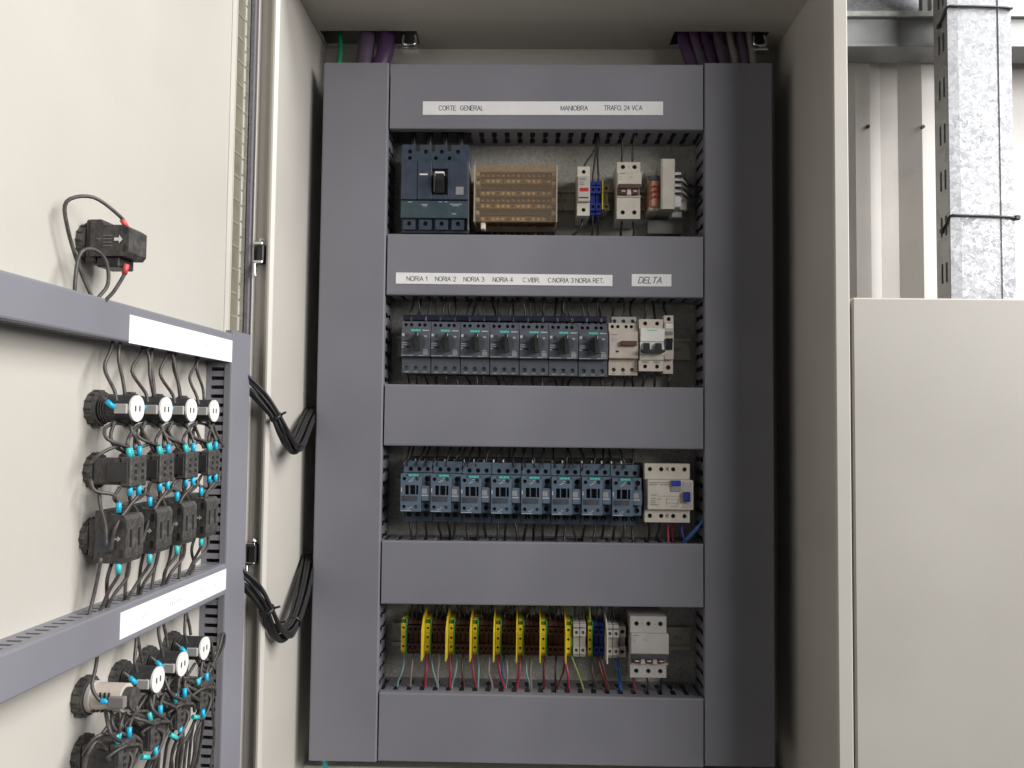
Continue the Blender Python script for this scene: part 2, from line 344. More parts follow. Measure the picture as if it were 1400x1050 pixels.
cb('bottom_flange', 'paint', (-340, 406, 1255, 1279, -560, -536), c=1)
mp = cb('mounting_plate', 'plate', (-322, 388, YP, YP + 2, -590, 540))
for x, y in ((300, -560), (-150, -570)):
    o = screw(cab, x - 33, YP - 1.4 - 1300, y + cz, 5)
# hinges in the gutter
for hz in (220, -178):
    h = cb('hinge', 'black', (-361, -351.5, 1046, 1060, hz - 13, hz + 13), c=1.5)
    cb('hinge_leaf', 'chrome', (-364, -352, 1043, 1046, hz + 11, hz + 15), (-364, -352, 1043, 1046, hz - 14, hz - 10), c=0.8, parent=h)
    MB().tube([(-363 - 33, 1046 - 1300, hz - 12 + cz), (-362 - 33, 1044 - 1300, hz - 26 + cz), (-361 - 33, 1044 - 1300, hz - 32 + cz)], 2.4, 8).build('hinge_pin', 'chrome', h)
    mb = MB().tube([(-358 - 33, 1050 - 1300, hz + 15 + cz), (-353 - 33, 1046 - 1300, hz + 19 + cz)], 2.5, 8); mb.build('hinge_knob', 'chrome', h)
for x0, x1, y in ((-205, -178, 1246), (352, 378, 1246)):   # cable clamps in the two entries
    mb = MB().tube([(x0 + 4, y, 617), (x0 + 4, y - 4, 600), (x1 - 8, y - 4, 598), (x1 - 4, y - 2, 606), (x1 - 6, y, 617)], 2.6, 8)
    mb.box(x0, x1, y - 2, y + 16, 592, 596, 1)
    mb.v = [(a - 33, b_ - 1300, c + cz) for a, b_, c in mb.v]; mb.build('cable_clamp', 'chrome', cab)

# ------------------------------------------------------------------ the open door (frame: n = away from its face, s = away from the hinge)
DA = R(2.945); DH = (-385.4, 1050.0); DW = 742.0
def DD(s, n, z): return (DH[0] - s * math.sin(DA) + n * math.cos(DA), DH[1] - s * math.cos(DA) - n * math.sin(DA), z)
door = bpy.data.objects.new('door', None); COL.objects.link(door); door.parent = cab
door.location = ((DH[0] - 33) * MM, (DH[1] - 1300) * MM, cz * MM); door.rotation_euler = (0, 0, -DA)
door['label'] = 'open door with its wiring side facing into the picture'
def db(name, material, *boxes, c=0.0):      # boxes in (n, s, z)
    mb = MB()
    for n0, n1, s0, s1, z0, z1 in boxes: mb.box(n0, n1, -s1, -s0, z0, z1, c)
    return mb.build(name, material, door)
db('panel', 'paint', (-2, 0, 0, DW, -630, 690))
db('edge_return', 'paint_edge', (0.1, 12, -4, -2, -630, 690), c=0.6)
db('edge_return', 'paint_edge', (0.1, 12, DW, DW + 2, -630, 690), c=0.6)
db('gasket', 'gasket', (8, 15.5, -3.2, 1.5, -628, 688), c=1.5)
db('gasket_channel', 'chrome', (2, 8.5, 1.6, 3.2, -628, 688))
db('stiffener', 'paint_edge', (0.2, 3, 3.6, 5.6, -620, 680), (0.2, 1.6, 27, 29, -620, 680), (0.2, 1, 29.2, 42, -620, 680))
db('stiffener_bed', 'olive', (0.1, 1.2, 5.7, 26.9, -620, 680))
k = -612
while k < 680:
    db('crossbar', 'olive_pale', (1.25, 1.8, 5.7, 26.9, k, k + 3)); k += 31
mb = MB(); k = -600
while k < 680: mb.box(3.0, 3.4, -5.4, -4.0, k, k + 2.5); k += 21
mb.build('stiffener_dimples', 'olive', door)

# ------------------------------------------------------------------ neighbour, shed wall, purlin, cable tray
nb = thing('neighbouring_cabinet', 'plain beige steel cabinet face standing lower at the right of the open cabinet', 'cabinet', (840, 1290, -900))
MB().box(-412, 410, -222, 0, 0, 1064, 2).build('body', 'paint', nb)
MB().box(-413, 411, -242, -224, 0, 1067, 2).build('door_panel', 'paint', nb)
prof = []; x = -740
while x < 2300:
    prof += [(x, 1700), (x + 31, 1700), (x + 66, 1730), (x + 104, 1730)]; x += 142
prof.append((x, 1700))
mb = MB(); n = len(prof)
x0 = 703 - 142 * 5
vv = [(a - 740 + 740 + (x0 + 740) % 142 + 0, b_, z) for z in (-900, 1500) for a, b_ in prof]
off = (703 - (-740)) % 142
vv = [(a + off, b_, z) for z in (-900, 1500) for a, b_ in prof] + [(a + off, b_ + 1, z) for z in (-900, 1500) for a, b_ in prof]
ff = [(i, i + 1, n + i + 1, n + i) for i in range(n - 1)] + [(2 * n + i, 3 * n + i, 3 * n + i + 1, 2 * n + i + 1) for i in range(n - 1)]
mb.add(vv, ff); wl = mb.build('corrugated_wall', 'wallsheet')
tag(wl, 'off white corrugated sheet metal shed wall behind the cabinets', 'wall')
for x, z in ((728, 640), (845, 640)): MB().cyl((x, z), 'y', 4, 1695, 1700, 8).build('sheet_screw', 'screw_dark', wl)
bm = thing('purlin', 'dull grey galvanized steel purlin running across the shed wall', 'beam', (900, 1690, 770))
MB().box(-400, 900, -80, 0, 6, 64, 1).build('web', 'beam', bm)
MB().box(-400, 900, -88, -80.5, 0, 8, 1).build('lower_lip', 'beam', bm)
MB().box(-400, 900, -90, -80.5, 62, 74, 1).build('upper_lip', 'galv_dark', bm)
MB().prism([(-62, 74.5), (-60, 74.5), (40, 330), (38, 330)], 'x', -400, 900).build('upper_plate', 'galv', bm)
MB().box(-96, -84, -78, -64, 75, 330, 1).build('bracket', 'beam', bm)
MB().box(-78, -66, -80, -64, 75, 330, 1).build('bracket', 'galv_dark', bm)
tr_ = thing('cable_tray', 'upright galvanized cable tray with slotted side and bright front lid', 'cable tray', (855, 1552, -900))
def trayside(x0, x1):
    mb = MB(); z = 0.0; SL = [c + 900 for c in (649, 559.5, 469.5, 381, 291, 201, 111, 738, 828, 918)]
    e = sorted(SL); y0, y1 = -50, 0; cols = (( -40, -33), (-24, -17))
    prev = 0
    for c in e:
        mb.box(x0, x1, y0, y1, prev, c - 19); 
        mb.box(x0, x1, y0, cols[0][0], c - 19, c + 19); mb.box(x0, x1, cols[0][1], cols[1][0], c - 19, c + 19); mb.box(x0, x1, cols[1][1], y1, c - 19, c + 19)
        prev = c + 19
    mb.box(x0, x1, y0, y1, prev, 2350); return mb
trayside(-59, -57.5).build('slotted_side', 'galv_dark', tr_); trayside(57.5, 59).build('slotted_side', 'galv_dark', tr_)
MB().box(-57.4, 57.4, -1.5, 0, 0, 2350).build('base', 'galv_dark', tr_)
li = MB().prism([(-60, -49), (-60, -53.6), (-41, -55), (-39.6, -54), (31, -54), (33, -51.3), (34, -51.3), (36, -53.4), (60, -53.4), (60, -49), (59.2, -50.4), (-59.2, -50.4)], 'z', 0, 2350).build('lid', 'galv', tr_)
for z, nm in ((797, 'upper'), (395, 'lower')):
    ct = thing('cable_tie', f'black cable tie strapped round the galvanized tray, {nm} of the two', 'cable tie', (855, 1500, z), (0, 0, 0), 'cable ties on the tray')
    p = [(-62, 30, -22), (-61.5, 12, -14), (-61, -3.5, -1), (-40, -5.5, 0), (34, -5.5, -2), (61, -4.5, -4)]
    MB().tube(p, 2.6, 6, 3).build('strap', 'black', ct)
    MB().box(-64, -57, 22, 32, -27, -17, 1.5).build('tie_head' if nm == 'lower' else 'tie_tail', 'black', ct)
    if nm == 'lower': MB().box(58, 68, -8, 2, -8, 1, 1.5).build('tie_head', 'black', ct)

# ================================================================== wiring ducts
FING = {}
def finger(w, d0, d1, nub, t=1.6):
    k = (w, d0, d1, nub)
    if k not in FING:
        h = w / 2; mid = (d0 + d1) / 2
        if nub: p = [(-h, -d0), (-h, -(mid - 3)), (-h - nub, -(mid - 1.5)), (-h - nub, -(mid + 2)), (-h, -(mid + 3)), (-h, -d1), (h, -d1), (h, -(mid + 3)), (h + nub, -(mid + 2)), (h + nub, -(mid - 1.5)), (h, -(mid - 3)), (h, -d0)]
        else: p = [(-h, -d0), (-h, -d1), (h, -d1), (h, -d0)]
        FING[k] = MB().prism(p, 'z', -t / 2, t / 2).mesh('finger', 'duct')
    return FING[k]
def duct(label, loc, rot, L, Wd, Dp, pitch, gap, d0, d1, nub, faces, group, material='duct', skip=lambda x, f: False, coverL=None, cover_w=1.5):
    r = thing('wiring_duct', label, 'wiring duct', loc, rot, group)
    h = Wd / 2
    MB().box(0, L, -2, 0, -h, h).build('base', material, r)
    for sg in (-1, 1):
        z0, z1 = sorted((sg * h, sg * (h - 1.6)))
        mb = MB().box(0, L, -d0, -2, z0, z1); mb.box(0, L, -(Dp - 1.5), -d1, z0, z1)
        sw = mb.build('side_wall', material, r)
        nf = int(L / pitch)
        jm = MB()
        for i in range(nf):
            x = (i + .5) * pitch + (L - nf * pitch) / 2
            if skip(x, sg): continue
            if sg in faces: link('finger', finger(pitch - gap, d0, d1, nub), sw, (x, 0, (z0 + z1) / 2)).data.materials[0] = MATS[material]
            else: jm.box(x - (pitch - gap) / 2, x + (pitch - gap) / 2, -d1, -d0, z0, z1)
        if jm.v: jm.build('fingers', material, r)['kind'] = 'stuff'
    w = h + cover_w; c = 2.2
    P = [(-(Dp - 9), w), (-(Dp - c), w), (-(Dp - .6), w - .6), (-Dp, w - c), (-Dp, -w + c), (-(Dp - .6), -w + .6), (-(Dp - c), -w), (-(Dp - 9), -w), (-(Dp - 9), -w + 1.2), (-(Dp - 2), -w + 1.2), (-(Dp - 2), w - 1.2), (-(Dp - 9), w - 1.2)]
    a, b_ = coverL or (0, L)
    MB().prism(P, 'x', a, b_).build('cover', material, r)
    return r
g = 'grey wiring ducts on the mounting plate'
V90 = (0, R(-90), 0)
dl = duct('tall grey wiring duct down the left edge of the mounting plate', (-266.5, YP, -505), V90, 1054, 98, 80.5, 20, 8, 10, 60, 2.4, (-1,), g)
dr = duct('tall grey wiring duct down the right edge of the mounting plate', (319.5, YP, -502), V90, 1052, 100, 80.5, 20, 8, 10, 60, 2.4, (1,), g)
XL, XR = -215.0, 267.5
rows = [(549, 447, 'top grey cross duct carrying the CORTE GENERAL label strip'), (284, 190, 'second grey cross duct carrying the NORIA label strip and DELTA tag'),
        (54, -39, 'third grey cross duct, blank, between motor breakers and contactors'), (-181, -275, 'fourth grey cross duct, blank, between contactors and coloured terminals'),
        (-405, -505, 'bottom grey cross duct, blank, under the coloured terminals')]
for i, (zt, zb, lb) in enumerate(rows):
    skip = (lambda x, f: f == -1 and XL + x < -95) if i == 0 else ((lambda x, f: f == 1 and any(abs(XL + x - q) < 12 for q in (-125, -83, -30, 6, 42, 80))) if i == 3 else (lambda x, f: False))
    tilt = (0.0, 0.002, 0.0005, -0.003, 0.002)[i]
    duct(lb, (XL, YP, (zt + zb) / 2), (0, tilt, 0), XR - XL, zt - zb - 3, 78.5, 20, 8, 10, 60, 2.4, ((-1,) if i < 2 else (1,)) if i != 2 else (), g, skip=skip, coverL=(1.5, XR - XL - 1.5))
# ducts on the door
def drot(v=False): return (0, R(-90) if v else 0, R(90) - DA)
gd = 'grey wiring ducts on the open door'
duct('upper grey cross duct on the open door, above the first lamp row', DD(690, 0.3, 89), (0, R(0.3), R(90) - DA), 604, 33, 31, 11, 4.5, 6, 25, 0, (-1,), gd, 'duct', cover_w=1.0)
duct('lower grey cross duct on the open door, between the switch rows', DD(690, 0.3, -190), (0, R(0.3), R(90) - DA), 604, 35, 31, 11, 4.5, 6, 25, 0, (1,), gd, 'duct', cover_w=1.0)
dv = duct('upright grey wiring duct on the hinge side of the open door', DD(59, 0.3, -560), drot(True), 667, 56, 32, 11, 4.5, 6, 25, 0, (1,), gd, 'duct', cover_w=1.0)
# label strips
def strip(label, x0, x1, z0, z1, y, texts, cat='label strip', rot=0.0):
    r = thing('label_strip', label, cat, ((x0 + x1) / 2, y, z0), (0, rot, 0)); cx = (x0 + x1) / 2
    MB().box(x0 - cx, x1 - cx, -0.5, 0, 0, z1 - z0).build('backing', 'paper', r)
    for t in texts: txt(t[0], t[1] - cx, t[2] - cx, (z1 - z0) / 2 + (t[4] if len(t) > 4 else 0), t[3], -0.62, 'ink', r, shear=t[5] if len(t) > 5 else 0)
    return r
strip('long white label strip reading CORTE GENERAL, MANIOBRA and TRAFO', -163, 205, 469, 490, 1201.3, [('CORTE  GENERAL', -138, -70, 7), ('MANIOBRA', 49, 90, 7), ('TRAFO. 24 VCA', 115, 173, 7, .5)], rot=-0.003)
tx = []
for t, a, b_ in (('NORIA 1', 556, 584), ('NORIA 2', 595, 623), ('NORIA 3', 634, 662), ('NORIA 4', 674, 701), ('C.VIBR.', 715, 738), ('C.NORIA 3', 749.5, 784), ('NORIA RET.', 787, 825)):
    tx.append((t, (a - 556) * 1.11 - 183, (b_ - 556) * 1.11 - 183, 6.6, -.5))
strip('long white label strip naming NORIA 1 to NORIA RET', -200, 129, 206.5, 223.5, 1201.3, tx, rot=0.004)
strip('short white tag reading DELTA in slanted capitals', 158, 218, 206, 224.5, 1201.3, [('DELTA', 168, 205, 9, 0, 0.28)])
for nm, s0, s1, z0, z1, marks in (('upper', 316, 70, 69, 95.5, (0.43, 0.68, 0.9)), ('lower', 315, 74, -204, -179.5, (0.2, 0.42, 0.66, 0.86))):
    r = thing('label_strip', f'bright white label strip on the {nm} cross duct of the open door', 'label strip', DD(s0, 31.4, z0), (0, R(0.3), R(90) - DA))
    MB().box(0, s0 - s1, -0.4, 0, 0, z1 - z0).build('backing', 'paper', r)
    mb = MB()
    for q in marks:
        for k in range(5):
            x = q * (s0 - s1) + k * 5 - 10; mb.box(x, x + random.uniform(1.2, 3), -0.55, -0.45, (z1 - z0) / 2 - random.uniform(0, 3), (z1 - z0) / 2 + random.uniform(.3, 2.5))
    mb.build('faded_lettering', 'ink_faint', r)

# ================================================================== DIN rails
for i, (zc, nm) in enumerate(((358, 'top'), (118, 'second'), (-110, 'third'), (-338, 'bottom'))):
    r = thing('din_rail', f'galvanized mounting rail behind the {nm} row of devices', 'rail', (-208, YP, zc), (0, 0, 0), 'mounting rails')
    P = [(-7, 17.5), (-8, 17.5), (-8, 12.5), (-1, 12.5), (-1, 11), (-1, 12.4), (-7, 12.4)]
    mb = MB(); L = 470
    for sg in (1, -1):
        mb.box(0, L, -8, -7, sg * 12, sg * 17.5); mb.box(0, L, -7, -1, sg * 12, sg * 13)
    mb.box(0, L, -1.5, -.5, 3, 12); mb.box(0, L, -1.5, -.5, -12, -3); x = 0
    while x < L: mb.box(x, min(x + 12, L), -1.5, -.5, -3, 3); x += 27
    mb.build('rail_profile', 'rail', r)

# ================================================================== devices (local frame: x right, y back, z up; y = 0 on the rail face)
def place(proto, lab, x, z, y=YR, first=False, rot=0.0):
    o = proto if first else copy_tree(proto); o['label'] = lab
    o.location = (x * MM, y * MM, (z + ZC) * MM); o.rotation_euler = (0, rot, 0); return o

# ---- moulded case breaker, four poles
r = thing('moulded_case_breaker', 'large blue grey four pole main breaker at the left of the top row', 'circuit breaker', (-143.5, YR, 358))
MB().box(-51.5, 51.5, -60, 0, -70, 66, 1).build('body', 'steel_blue', r)
mb = MB(); tops = [(-39, 55), (-14.5, 55), (10, 55), (35, 55)]
mb.holes(-51.5, 51.5, 50, 66, -66, -60, tops, 3.4)
mb.holes(-51.5, 51.5, 40, 50, -66.02, -60, [(-39, 45), (1, 45), (22, 45)], 3.0)
tb = mb.build('upper_terminal_cover', 'steel_blue', r)
for x, z in tops: screw(tb, x, -62.5, z, 3.1, 'screw_dark')
for x in (-26, -2, 22.5): MB().box(x - 2.6, x + 2.6, -66.8, -66.05, 56, 66, .3).build('phase_slot', 'black', r)
MB().box(-51.5, -26.5, -70, -60, -20.5, 39.8, .8).build('front_cover', 'steel_blue', r)
mb = MB().box(-26, -4, -71, -60, -20.5, 39.8, .8); mb.box(20, 51, -71, -60, -20.5, 39.8, .8); mb.box(-3.8, 19.8, -71, -60, 27, 39.8, .8); mb.box(-3.8, 19.8, -71, -60, -20.5, -13, .8)
mb.build('front_cover', 'steel_blue', r)
MB().box(-3.8, 19.8, -64, -60, -13, 27).build('toggle_recess', 'slate_dark', r)
MB().box(-1.5, 1.5, -69, -64, -8, 20, .4).build('recess_rib', 'mid_grey', r)
tg = MB().prism([(-64, -12), (-64, 18), (-84, 14), (-84, 6), (-74, -11)], 'x', 3.5, 15).build('toggle', 'black', r)
MB().box(2.2, 16, -85, -72, 15.5, 18.5, .5).build('toggle_cap', 'white', tg)
MB().box(-23, -10.5, -71.4, -71.05, 17, 19.2).build('marking', 'white', r)
MB().box(33, 45, -71.4, -71.05, -13, -1).build('sticker', 'sticker', r)
lc = MB().box(-51.5, 51, -69.5, -60, -49, -22, .8).build('lower_cover', 'steel_teal', r)
mb = MB()
for x, z, w in ((-20, -28.5, 10), (-18, -31, 7), (7, -24.5, 5), (16, -24.5, 4), (24, -28, 18), (28, -30.5, 10), (27, -43, 7), (-40, -25, 6)): mb.box(x, x + w, -69.8, -69.55, z, z + 1)
mb.build('small_print', 'print_pale', lc)
for i in range(4):
    x = -38.5 + i * 25; t = MB().holes(x - 9.5, x + 9.5, -66, -50.5, -66, -60.01, [(x, -57)], 3.6).build('terminal', 'steel_blue', r); screw(t, x, -62, -57, 3.2, 'screw_dark')
MB().box(51.7, 52.6, -68, -20, -66, 38).build('side_seam', 'sticker', r)

# ---- power distribution block
r = thing('distribution_block', 'amber see-through power distribution block full of brass bars in top row', 'distribution block', (-19, YR, 347))
MB().box(-62, 62, -40, 0, -52, 44, 1).build('base', 'block_brown', r)
MB().box(-61, 61, -52, -40.2, -55, -45, 1).build('foot', 'block_brown', r)
for k, z in enumerate((24, 5, -15, -35)):
    bar = MB().box(-56, 56, -54, -44, z - 4.2, z + 4.2, .8).build('brass_bar', 'brass', r)
    for i in range(14): screw(bar, -51 + i * 7.85, -55.2, z, 2.3, 'screw_dark' if (i * 7 + k * 3) % 4 == 0 else 'pale_brass')
    cl = MB().box(-57, 57, -50, -41, z + 6.6, z + 9.2, .4).build('clamp_rail', 'brass', r)
    for i in range(14): MB().box(-53.5 + i * 7.85, -49 + i * 7.85, -57, -50.05, z + 5.8, z + 10, .6).build('clamp', 'block_brown' if k % 2 else 'brass', cl)
mb = MB().box(-62, 62, -73.5, -72, -44, 43, .4); mb.box(-62, 62, -72, -42, 41.6, 43); mb.box(-62, 62, -72, -42, -44, -42.6)
mb.build('cover', 'amber_cover', r)
for x in (-63.6, 61.8): MB().box(x, x + 1.8, -74, -38, -44, 44).build('end_wall', 'clear_wall', r)
for z in (32, 18, -8, -28): 
    for x in (-61, 55.5): MB().box(x, x + 5.5, -66, -44, z - 3, z + 3, .5).build('cover_clip', 'clear_wall', r)
MB().box(-53, -46, -66, -50, -53.5, -43.5, 1).build('white_clip', 'white', r)
mb = MB()
for z in (34.5, 17, -2, -23): mb.box(-62, 62, -74.3, -73.6, z, z + 1.2)
mb.build('cover_rib', 'amber_cover', r)
# ---- single pole fuse holder
r = thing('fuse_holder', 'narrow white fuse holder with a red window in the top row', 'fuse holder', (85, YR, 353))
t = MB().holes(-9.5, 9.5, 22, 38, -66, 0, [(0, 30)], 3.2).build('upper_terminal', 'ivory', r); screw(t, 0, -62, 30, 2.9, 'screw_dark')
MB().box(-9.5, 9.5, -58, 0, -18, 22).build('body', 'ivory', r)
t = MB().holes(-9.5, 9.5, -38, -18, -66, 0, [(0, -29)], 3.2).build('lower_terminal', 'ivory', r); screw(t, 0, -62, -29, 2.9, 'screw_dark')
MB().box(-9.3, 9.3, -72, -58, -17.6, 21.6, 1).build('fuse_drawer', 'light_grey', r)
MB().box(-6, 7, -72.6, -72.05, -2, 3.2).build('red_window', 'red', r)
mb = MB()
for z, w in ((17.5, 11), (15, 9), (11, 6), (8, 8)): mb.box(-7, -7 + w, -72.4, -72.05, z, z + 1)
mb.build('small_print', 'mid_grey', r)
MB().box(-8, 7, -73, -72.05, -12.5, -11, .2).build('drawer_lip', 'black', r)
# ---- blue terminals + end stop
def terminal(name, lab, cat, x, z, w, h, yf, material, group=None, screws=2, y=YR):
    r = thing(name, lab, cat, (x, y, z), (0, 0, 0), group)
    MB().box(-w / 2 + .2, w / 2 - .2, yf + 6, 0, -h / 2, h / 2, .8).build('body', material, r)
    rr = min(2.6, w * .3)
    zs = (h * .23, -h * .28) if screws == 2 else ((0.0,) if screws == 1 else (h * .25, -0.0, -h * .25))
    for z_ in zs:
        t = MB().holes(-w / 2 + .3, w / 2 - .3, z_ - h * .11, z_ + h * .11, yf, yf + 5.9, [(0, z_)], rr, 4).build('clamp', material, r); screw(t, 0, yf + 3, z_, rr * .9, 'screw_dark' if material in ('yellow', 'brown_block', 'blue') else 'screw')
    MB().box(-w / 2 + .3, w / 2 - .3, yf + 1, yf + 5.9, h * .37, h * .48, .3).build('marker_slot', material, r)
    return r
for k, x in enumerate((100.5, 109)):
    terminal('terminal_block', f'blue terminal block beside the fuse holder, {"left" if k == 0 else "right"} of the blue pair', 'terminal block', x, 347.5, 8.3, 53, -52, 'blue', 'blue pair beside the fuse holder')
r = thing('end_stop', 'pale yellow end stop right of the blue terminal pair', 'end stop', (120.5, YR, 351))
MB().box(-4, 5, -34, 0, -21, 21, .8).build('body', 'ivory_dusty', r)
t = MB().holes(-2, 6, 9, 20, -40, -34.1, [(2, 14.5)], 2.2).build('clamp', 'ivory_dusty', r); screw(t, 2, -37, 14.5, 2, 'screw_dark')
t = MB().holes(-2, 6, -20, -9, -40, -34.1, [(2, -14.5)], 2.2).build('clamp', 'ivory_dusty', r); screw(t, 2, -37, -14.5, 2, 'screw_dark')
MB().box(-6, -4.2, -52, -4, -22, 23).build('cheek', 'yellow', r)

# ---- miniature breakers
def mcb(lab, x, z, w, poles, zt, p1, p0, zb, material, bar, lever, wide=0, low=None, name='miniature_breaker', barz=None, tie=True):
    """zt/zb top and bottom of the terminal strips, p1/p0 top and bottom of the raised front, all relative to z"""
    r = thing(name, lab, 'circuit breaker', (x, YR, z)); h = w / 2; pw = w / poles
    cs = [-h + pw * (i + .5) for i in range(poles)]
    MB().box(-h + .3, h - .3, -58, 0, zb + .5, zt - .5).build('body', material, r)
    t = MB().holes(-h, h, p1, zt, -64, -45, [(c, (p1 + zt) / 2 + 1) for c in cs], 3.5).build('upper_terminals', material, r)
    for c in cs: screw(t, c, -60, (p1 + zt) / 2 + 1, 3.2, 'screw_dark')
    t = MB().holes(-h, h, zb, p0, -64, -45, [(c, low if low is not None else (p0 + zb) / 2) for c in cs], 3.5).build('lower_terminals', material, r)
    for c in cs: screw(t, c, -60, low if low is not None else (p0 + zb) / 2, 3.2, 'screw_dark')
    bz = barz if barz is not None else p0 + 18
    MB().box(-h, h + wide, -70, -58.2, bz, p1 - .3, 1).build('front_panel', material, r)
    MB().box(-h, h + wide, -66, -58.2, p0 + .3, p0 + 2.4, .5).build('front_sill', material, r)
    MB().box(-h + 1, h - 1, -60, -58.05, p0 + 2.4, bz).build('lever_well', 'mid_grey' if lever != 'black' else 'white', r)
    for c in cs:
        m_ = MB().prism([(-60.1, p0 + 2.6), (-60.1, bz - .5), (-73, bz - 2), (-71, p0 + 4)], 'x', c - pw * .27, c + pw * .27)
        o = m_.build('lever', lever, r); MB().box(c - pw * .16, c + pw * .16, -73.1, -71.4, (p0 + bz) / 2 - 1, (p0 + bz) / 2).build('lever_mark', 'white', o)
    for a, b_ in zip(cs, cs[1:]): MB().box((a + b_) / 2 - pw * .2, (a + b_) / 2 + pw * .2, -70.5, -60.1, p0 + 2.6, bz - .8, .5).build('lever_divider', material if lever != 'black' else 'white', r)
    if tie: MB().box(-h + 1, h + wide - 1 if wide else h + 1.5, -75.5, -70.1, bz - 4.5, bz + 2, .8).build('lever_tie', bar, r)
    MB().box(-h + 3, -h + 12, -70.3, -70.05, p1 - 3.4, p1 - 2.2).build('small_print', 'mid_grey', r)
    mb = MB()
    for k, (dx, dz, ww) in enumerate(((3, 7.5, 3.2), (3, 10.2, 4.4), (3, 12.4, 2.6), (pw + 1, 8, 3), (pw + 1, 10, 5))): mb.box(-h + dx, -h + dx + ww, -70.25, -70.05, p1 - dz, p1 - dz + .7)
    mb.build('rating_print', 'sticker', r)
    for a, b_ in zip(cs, cs[1:]): MB().cyl(((a + b_) / 2, (p1 + zt) / 2 + 1), 'y', .9, -64.3, -63.9, 8).build('rivet', 'mid_grey', r)
    return r
mcb('white two pole breaker with dark red levers in the top row', 154, 355, 35.5, 2, 44, 27, -11, -44, 'ivory', 'maroon', 'maroon', barz=5, wide=1, low=-34)
b3 = mcb('white three pole breaker at the right end of the bottom row', 186, -335, 53.5, 3, 46, 22, -25, -44, 'light_grey', 'slate_dark', 'maroon', barz=-9, wide=2.5)
# two pole breaker with black levers joined by a bar at the bottom
r = thing('miniature_breaker', 'white two pole breaker with joined black levers in the motor breaker row', 'circuit breaker', (189, YR, 118))
MB().box(-18, 18, -58, 0, -39.5, 38.5).build('body', 'ivory', r)
for nm, z0, z1, zc_ in (('upper_terminals', 25, 39, 32.5), ('lower_terminals', -40, -24, -33)):
    t = MB().holes(-18.3, 18.3, z0, z1, -64, -45, [(-9, zc_), (9, zc_)], 3.2).build(nm, 'ivory', r)
    for c in (-9, 9): screw(t, c, -60, zc_, 2.9, 'screw_dark')
MB().box(-17.3, 19.3, -70, -58.2, 4, 24.5, 1).build('front_panel', 'white', r)
MB().box(-17.3, 19.3, -66, -58.2, -23.5, -15, .8).build('front_sill', 'ivory', r)
MB().box(-17.3, 19.3, -68, -58.2, -15, 4).build('lever_well', 'white', r)
for c in (-8, 10): MB().prism([(-68.1, -12), (-68.1, 2.5), (-73, 1), (-76, -10)], 'x', c - 4.4, c + 4.4).build('lever', 'black', r)
MB().prism([(-17, -8.5), (19, -8.5), (19, -11.5), (15, -14), (-13, -14), (-17, -11.5)], 'y', -77.5, -70).build('lever_tie', 'black', r)
MB().box(-8, 8, -70.3, -70.05, 21, 22.2).build('small_print', 'teal', r)
mb = MB()
for c in (-14, 4): mb.box(c, c + 10, -64.3, -64.05, -26.2, -25.2); mb.box(c, c + 10, -64.3, -64.05, -28, -27)
mb.build('small_print', 'mid_grey', r)
# slim auxiliary switch
r = thing('slim_switch', 'slim beige switch with black rocker at the right end of the motor breaker row', 'switch', (215.5, YR, 119))
MB().box(-7.3, 7, -56, 0, -44, 43).build('body', 'ivory_dusty', r)
t = MB().holes(-7.4, 7.2, 33, 44, -64, -45, [(0, 38.5)], 3.1).build('upper_terminal', 'ivory_dusty', r); screw(t, 0, -60, 38.5, 2.8, 'screw_dark')
t = MB().holes(-7.4, 7.2, -44.5, -24, -60, -45, [(0, -35)], 3.8).build('lower_terminal', 'ivory_dusty', r); screw(t, 0, -57, -35, 3.4, 'screw_dark')
MB().box(-7.2, 7, -67, -56.2, -23.5, 32.5, .8).build('front_panel', 'ivory_dusty', r)
MB().box(-5, 5.5, -67.5, -67.05, 24, 31).build('sticker', 'white', r)
MB().box(-5.5, 5.5, -67.6, -67.05, 13.5, 19).build('grey_plate', 'mid_grey', r)
MB().prism([(-67.05, -9), (-67.05, 9), (-74, 8), (-69, -8.5)], 'x', -4.6, 4.6).build('rocker', 'black', r)

